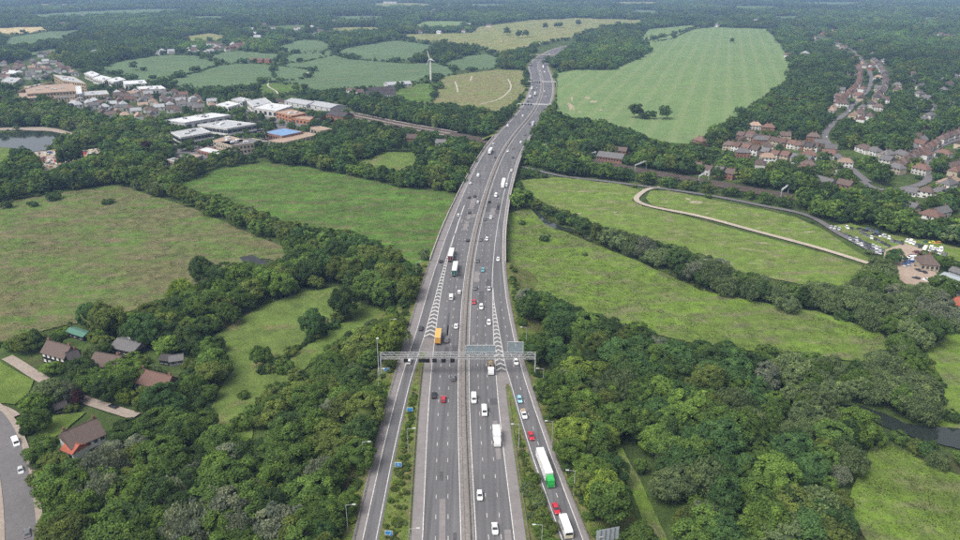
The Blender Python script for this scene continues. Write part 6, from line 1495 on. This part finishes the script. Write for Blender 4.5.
# small single trees and hedges at the edges of the far fields are part of the same scatter at half step
hedge = []
for pl in PAST:
    for (x0, y0), (x1, y1) in zip(pl, pl[1:] + pl[:1]):
        a, b = P(x0, y0), P(x1, y1); L = (b - a).length
        if a.y < 900: continue
        gap = rng.random() < .15
        for k in range(int(L / 8)):
            if gap and rng.random() < .8: continue
            q = a + (b - a) * ((k + rng.random()) / (L / 8)); h = rng.uniform(1.6, 4) if rng.random() < .9 else rng.uniform(6, 11); hedge.append((q.x + rng.uniform(-2, 2), q.y + rng.uniform(-2, 2), 0, rnd.uniform(0, 6.28), h * 1.5, h, rnd.randrange(len(mid_keys) - 4), TINT[rnd.choice(['dark', 'deep', 'dark', 'mid'])]))
for k in range(9000):
    x, y = rng.uniform(-5, 965), rng.uniform(24, 118); p = P(x, y)
    if p.y < 1240: continue
    xi, yi = int(np.clip(x, 2, 957)), int(np.clip(y, 2, 537)); nb = CLS[yi-1:yi+2, xi-2:xi+3]
    if CLS[yi, xi] == 0 and (nb == 1).any():
        tx, ty, dep = proj(p.x, p.y, 9.0)
        if cls_at(tx, ty) == 1 and rng.random() < .6: continue
        h = rng.uniform(5, 11); hedge.append((p.x, p.y, 0, rnd.uniform(0, 6.28), h * 1.2, h, rnd.randrange(len(mid_keys) - 4), TINT[rnd.choice(['dark', 'deep', 'mid'])]))
if hedge: gn_scatter('hedgerow', CM, hedge, 'distant hedgerows edging the far fields', 'hedge')

# ---------------------------------------------------------------- rough grass tussocks on the near meadows
def tuft_mesh(seed, n, spread, hgt, wid):
    r = np.random.default_rng(seed); a = r.uniform(0, 6.28, n); rad = spread * np.sqrt(r.uniform(0, 1, n)); b = np.c_[np.cos(a)*rad, np.sin(a)*rad, np.zeros(n)]
    dirv = np.c_[np.cos(a), np.sin(a), np.zeros(n)] * r.uniform(.2, .9, n)[:, None] * hgt; t = np.c_[-np.sin(a), np.cos(a), np.zeros(n)] * wid * r.uniform(.6, 1.3, n)[:, None]
    up = np.c_[np.zeros(n), np.zeros(n), hgt * r.uniform(.6, 1.1, n)]
    v = np.stack([b - t, b + t, b + dirv * .6 + up * .8 + t * .7, b + dirv + up * .75 - t * .3], 1).reshape(-1, 3)
    return mesh_np('tussock', v, np.arange(n * 4).reshape(-1, 4), 'leaf', np.repeat(np.clip(.55 + r.normal(0, .2, n), 0, 1), 4))
CT = proto_coll('tussocks', [tuft_mesh(k, 26, .55, .42, .11) for k in range(4)])
def tussocks(poly, n, tints, smin, smax, label, patchy=.02):
    ys, xs = np.nonzero(poly_mask(poly)); pts = []
    if not len(xs): return
    w = 1.0 / np.maximum(1, (ys - YH)) ** 3; w /= w.sum(); ii = rng.choice(len(xs), n, p=w)
    for i in ii:
        p = P(xs[i] + rng.random(), ys[i] + rng.random()); k = .5 + .5 * math.sin(p.x * patchy * 3 + 1.3 * math.sin(p.y * patchy * 2)) * math.sin(p.y * patchy * 2.3 + p.x * patchy)
        if rng.random() > k + .1: continue
        s = rng.uniform(smin, smax); f = rng.uniform(.8, 1.2); t = rnd.choice(tints); pts.append((p.x, p.y, .05, rng.uniform(0, 6.28), s * 1.5, s, rnd.randrange(4), tuple(c * f for c in t)))
    gn_scatter('tussock_grass', CT, pts, label, 'grass')
tussocks([(0, 204), (60, 194), (112, 186), (121, 187), (190, 208), (240, 230), (284, 248), (280, 262), (240, 266), (150, 306), (60, 328), (0, 344)], 5200, [(.11, .112, .055), (.085, .10, .04), (.13, .115, .07), (.09, .125, .04)], .8, 2.0, 'rough tussock grass over the brownish left meadow')
tussocks([(178, 187), (215, 170), (300, 168), (400, 189), (454, 194), (430, 254), (350, 240), (287, 240)], 3400, [(.07, .11, .03), (.08, .13, .032), (.10, .105, .05)], .8, 2.0, 'rough tussock grass over the green left meadow')
tussocks([(510, 216), (530, 208), (640, 264), (760, 304), (880, 334), (890, 346), (845, 360), (700, 345), (560, 300), (512, 285)], 6500, [(.09, .125, .032), (.075, .095, .03), (.10, .105, .05), (.045, .052, .022)], .8, 2.0, 'rough tussock grass over the bright right meadow')
tussocks([(846, 505), (872, 447), (888, 447), (960, 478), (960, 540), (866, 540)], 2600, [(.10, .15, .032), (.085, .115, .03), (.085, .10, .036), (.12, .17, .036)], .8, 2.0, 'rough tussock grass over the bottom right meadow')
tussocks([(216, 336), (300, 294), (338, 287), (384, 308), (318, 356), (256, 398), (236, 445), (207, 420)], 1300, [(.12, .16, .04), (.10, .14, .035), (.16, .15, .07)], .6, 1.4, 'rough grass over the small field left of the slip road')
tussocks([(926, 353), (960, 335), (960, 438), (936, 423)], 700, [(.14, .19, .04), (.11, .14, .04)], .7, 1.6, 'rough grass on the strip at the right edge')
tussocks([(522, 181), (620, 185), (640, 205), (760, 236), (866, 267), (850, 288), (740, 272), (560, 210)], 2200, [(.14, .17, .05), (.12, .16, .045), (.20, .18, .11)], .6, 1.4, 'rough grass over the field beside the tan track')

# ---------------------------------------------------------------- the air: pale haze round the whole place
m = bpy.data.materials.new('air_haze'); m.use_nodes = True; nt = m.node_tree; nt.nodes.remove(nt.nodes['Principled BSDF'])
pv = N(nt, 'ShaderNodeVolumePrincipled'); pv.inputs['Color'].default_value = (0.42, 0.62, 1.0, 1); pv.inputs['Density'].default_value = 0.00011; pv.inputs['Anisotropy'].default_value = 0.0
nt.links.new(pv.outputs[0], nt.nodes['Material Output'].inputs['Volume'])
hz = MB().box(0, 12200, 84, 31900, 27300, 174).build('haze', m)
tag(hz, 'thin pale blue haze lying over the whole valley', 'haze', kind='stuff')
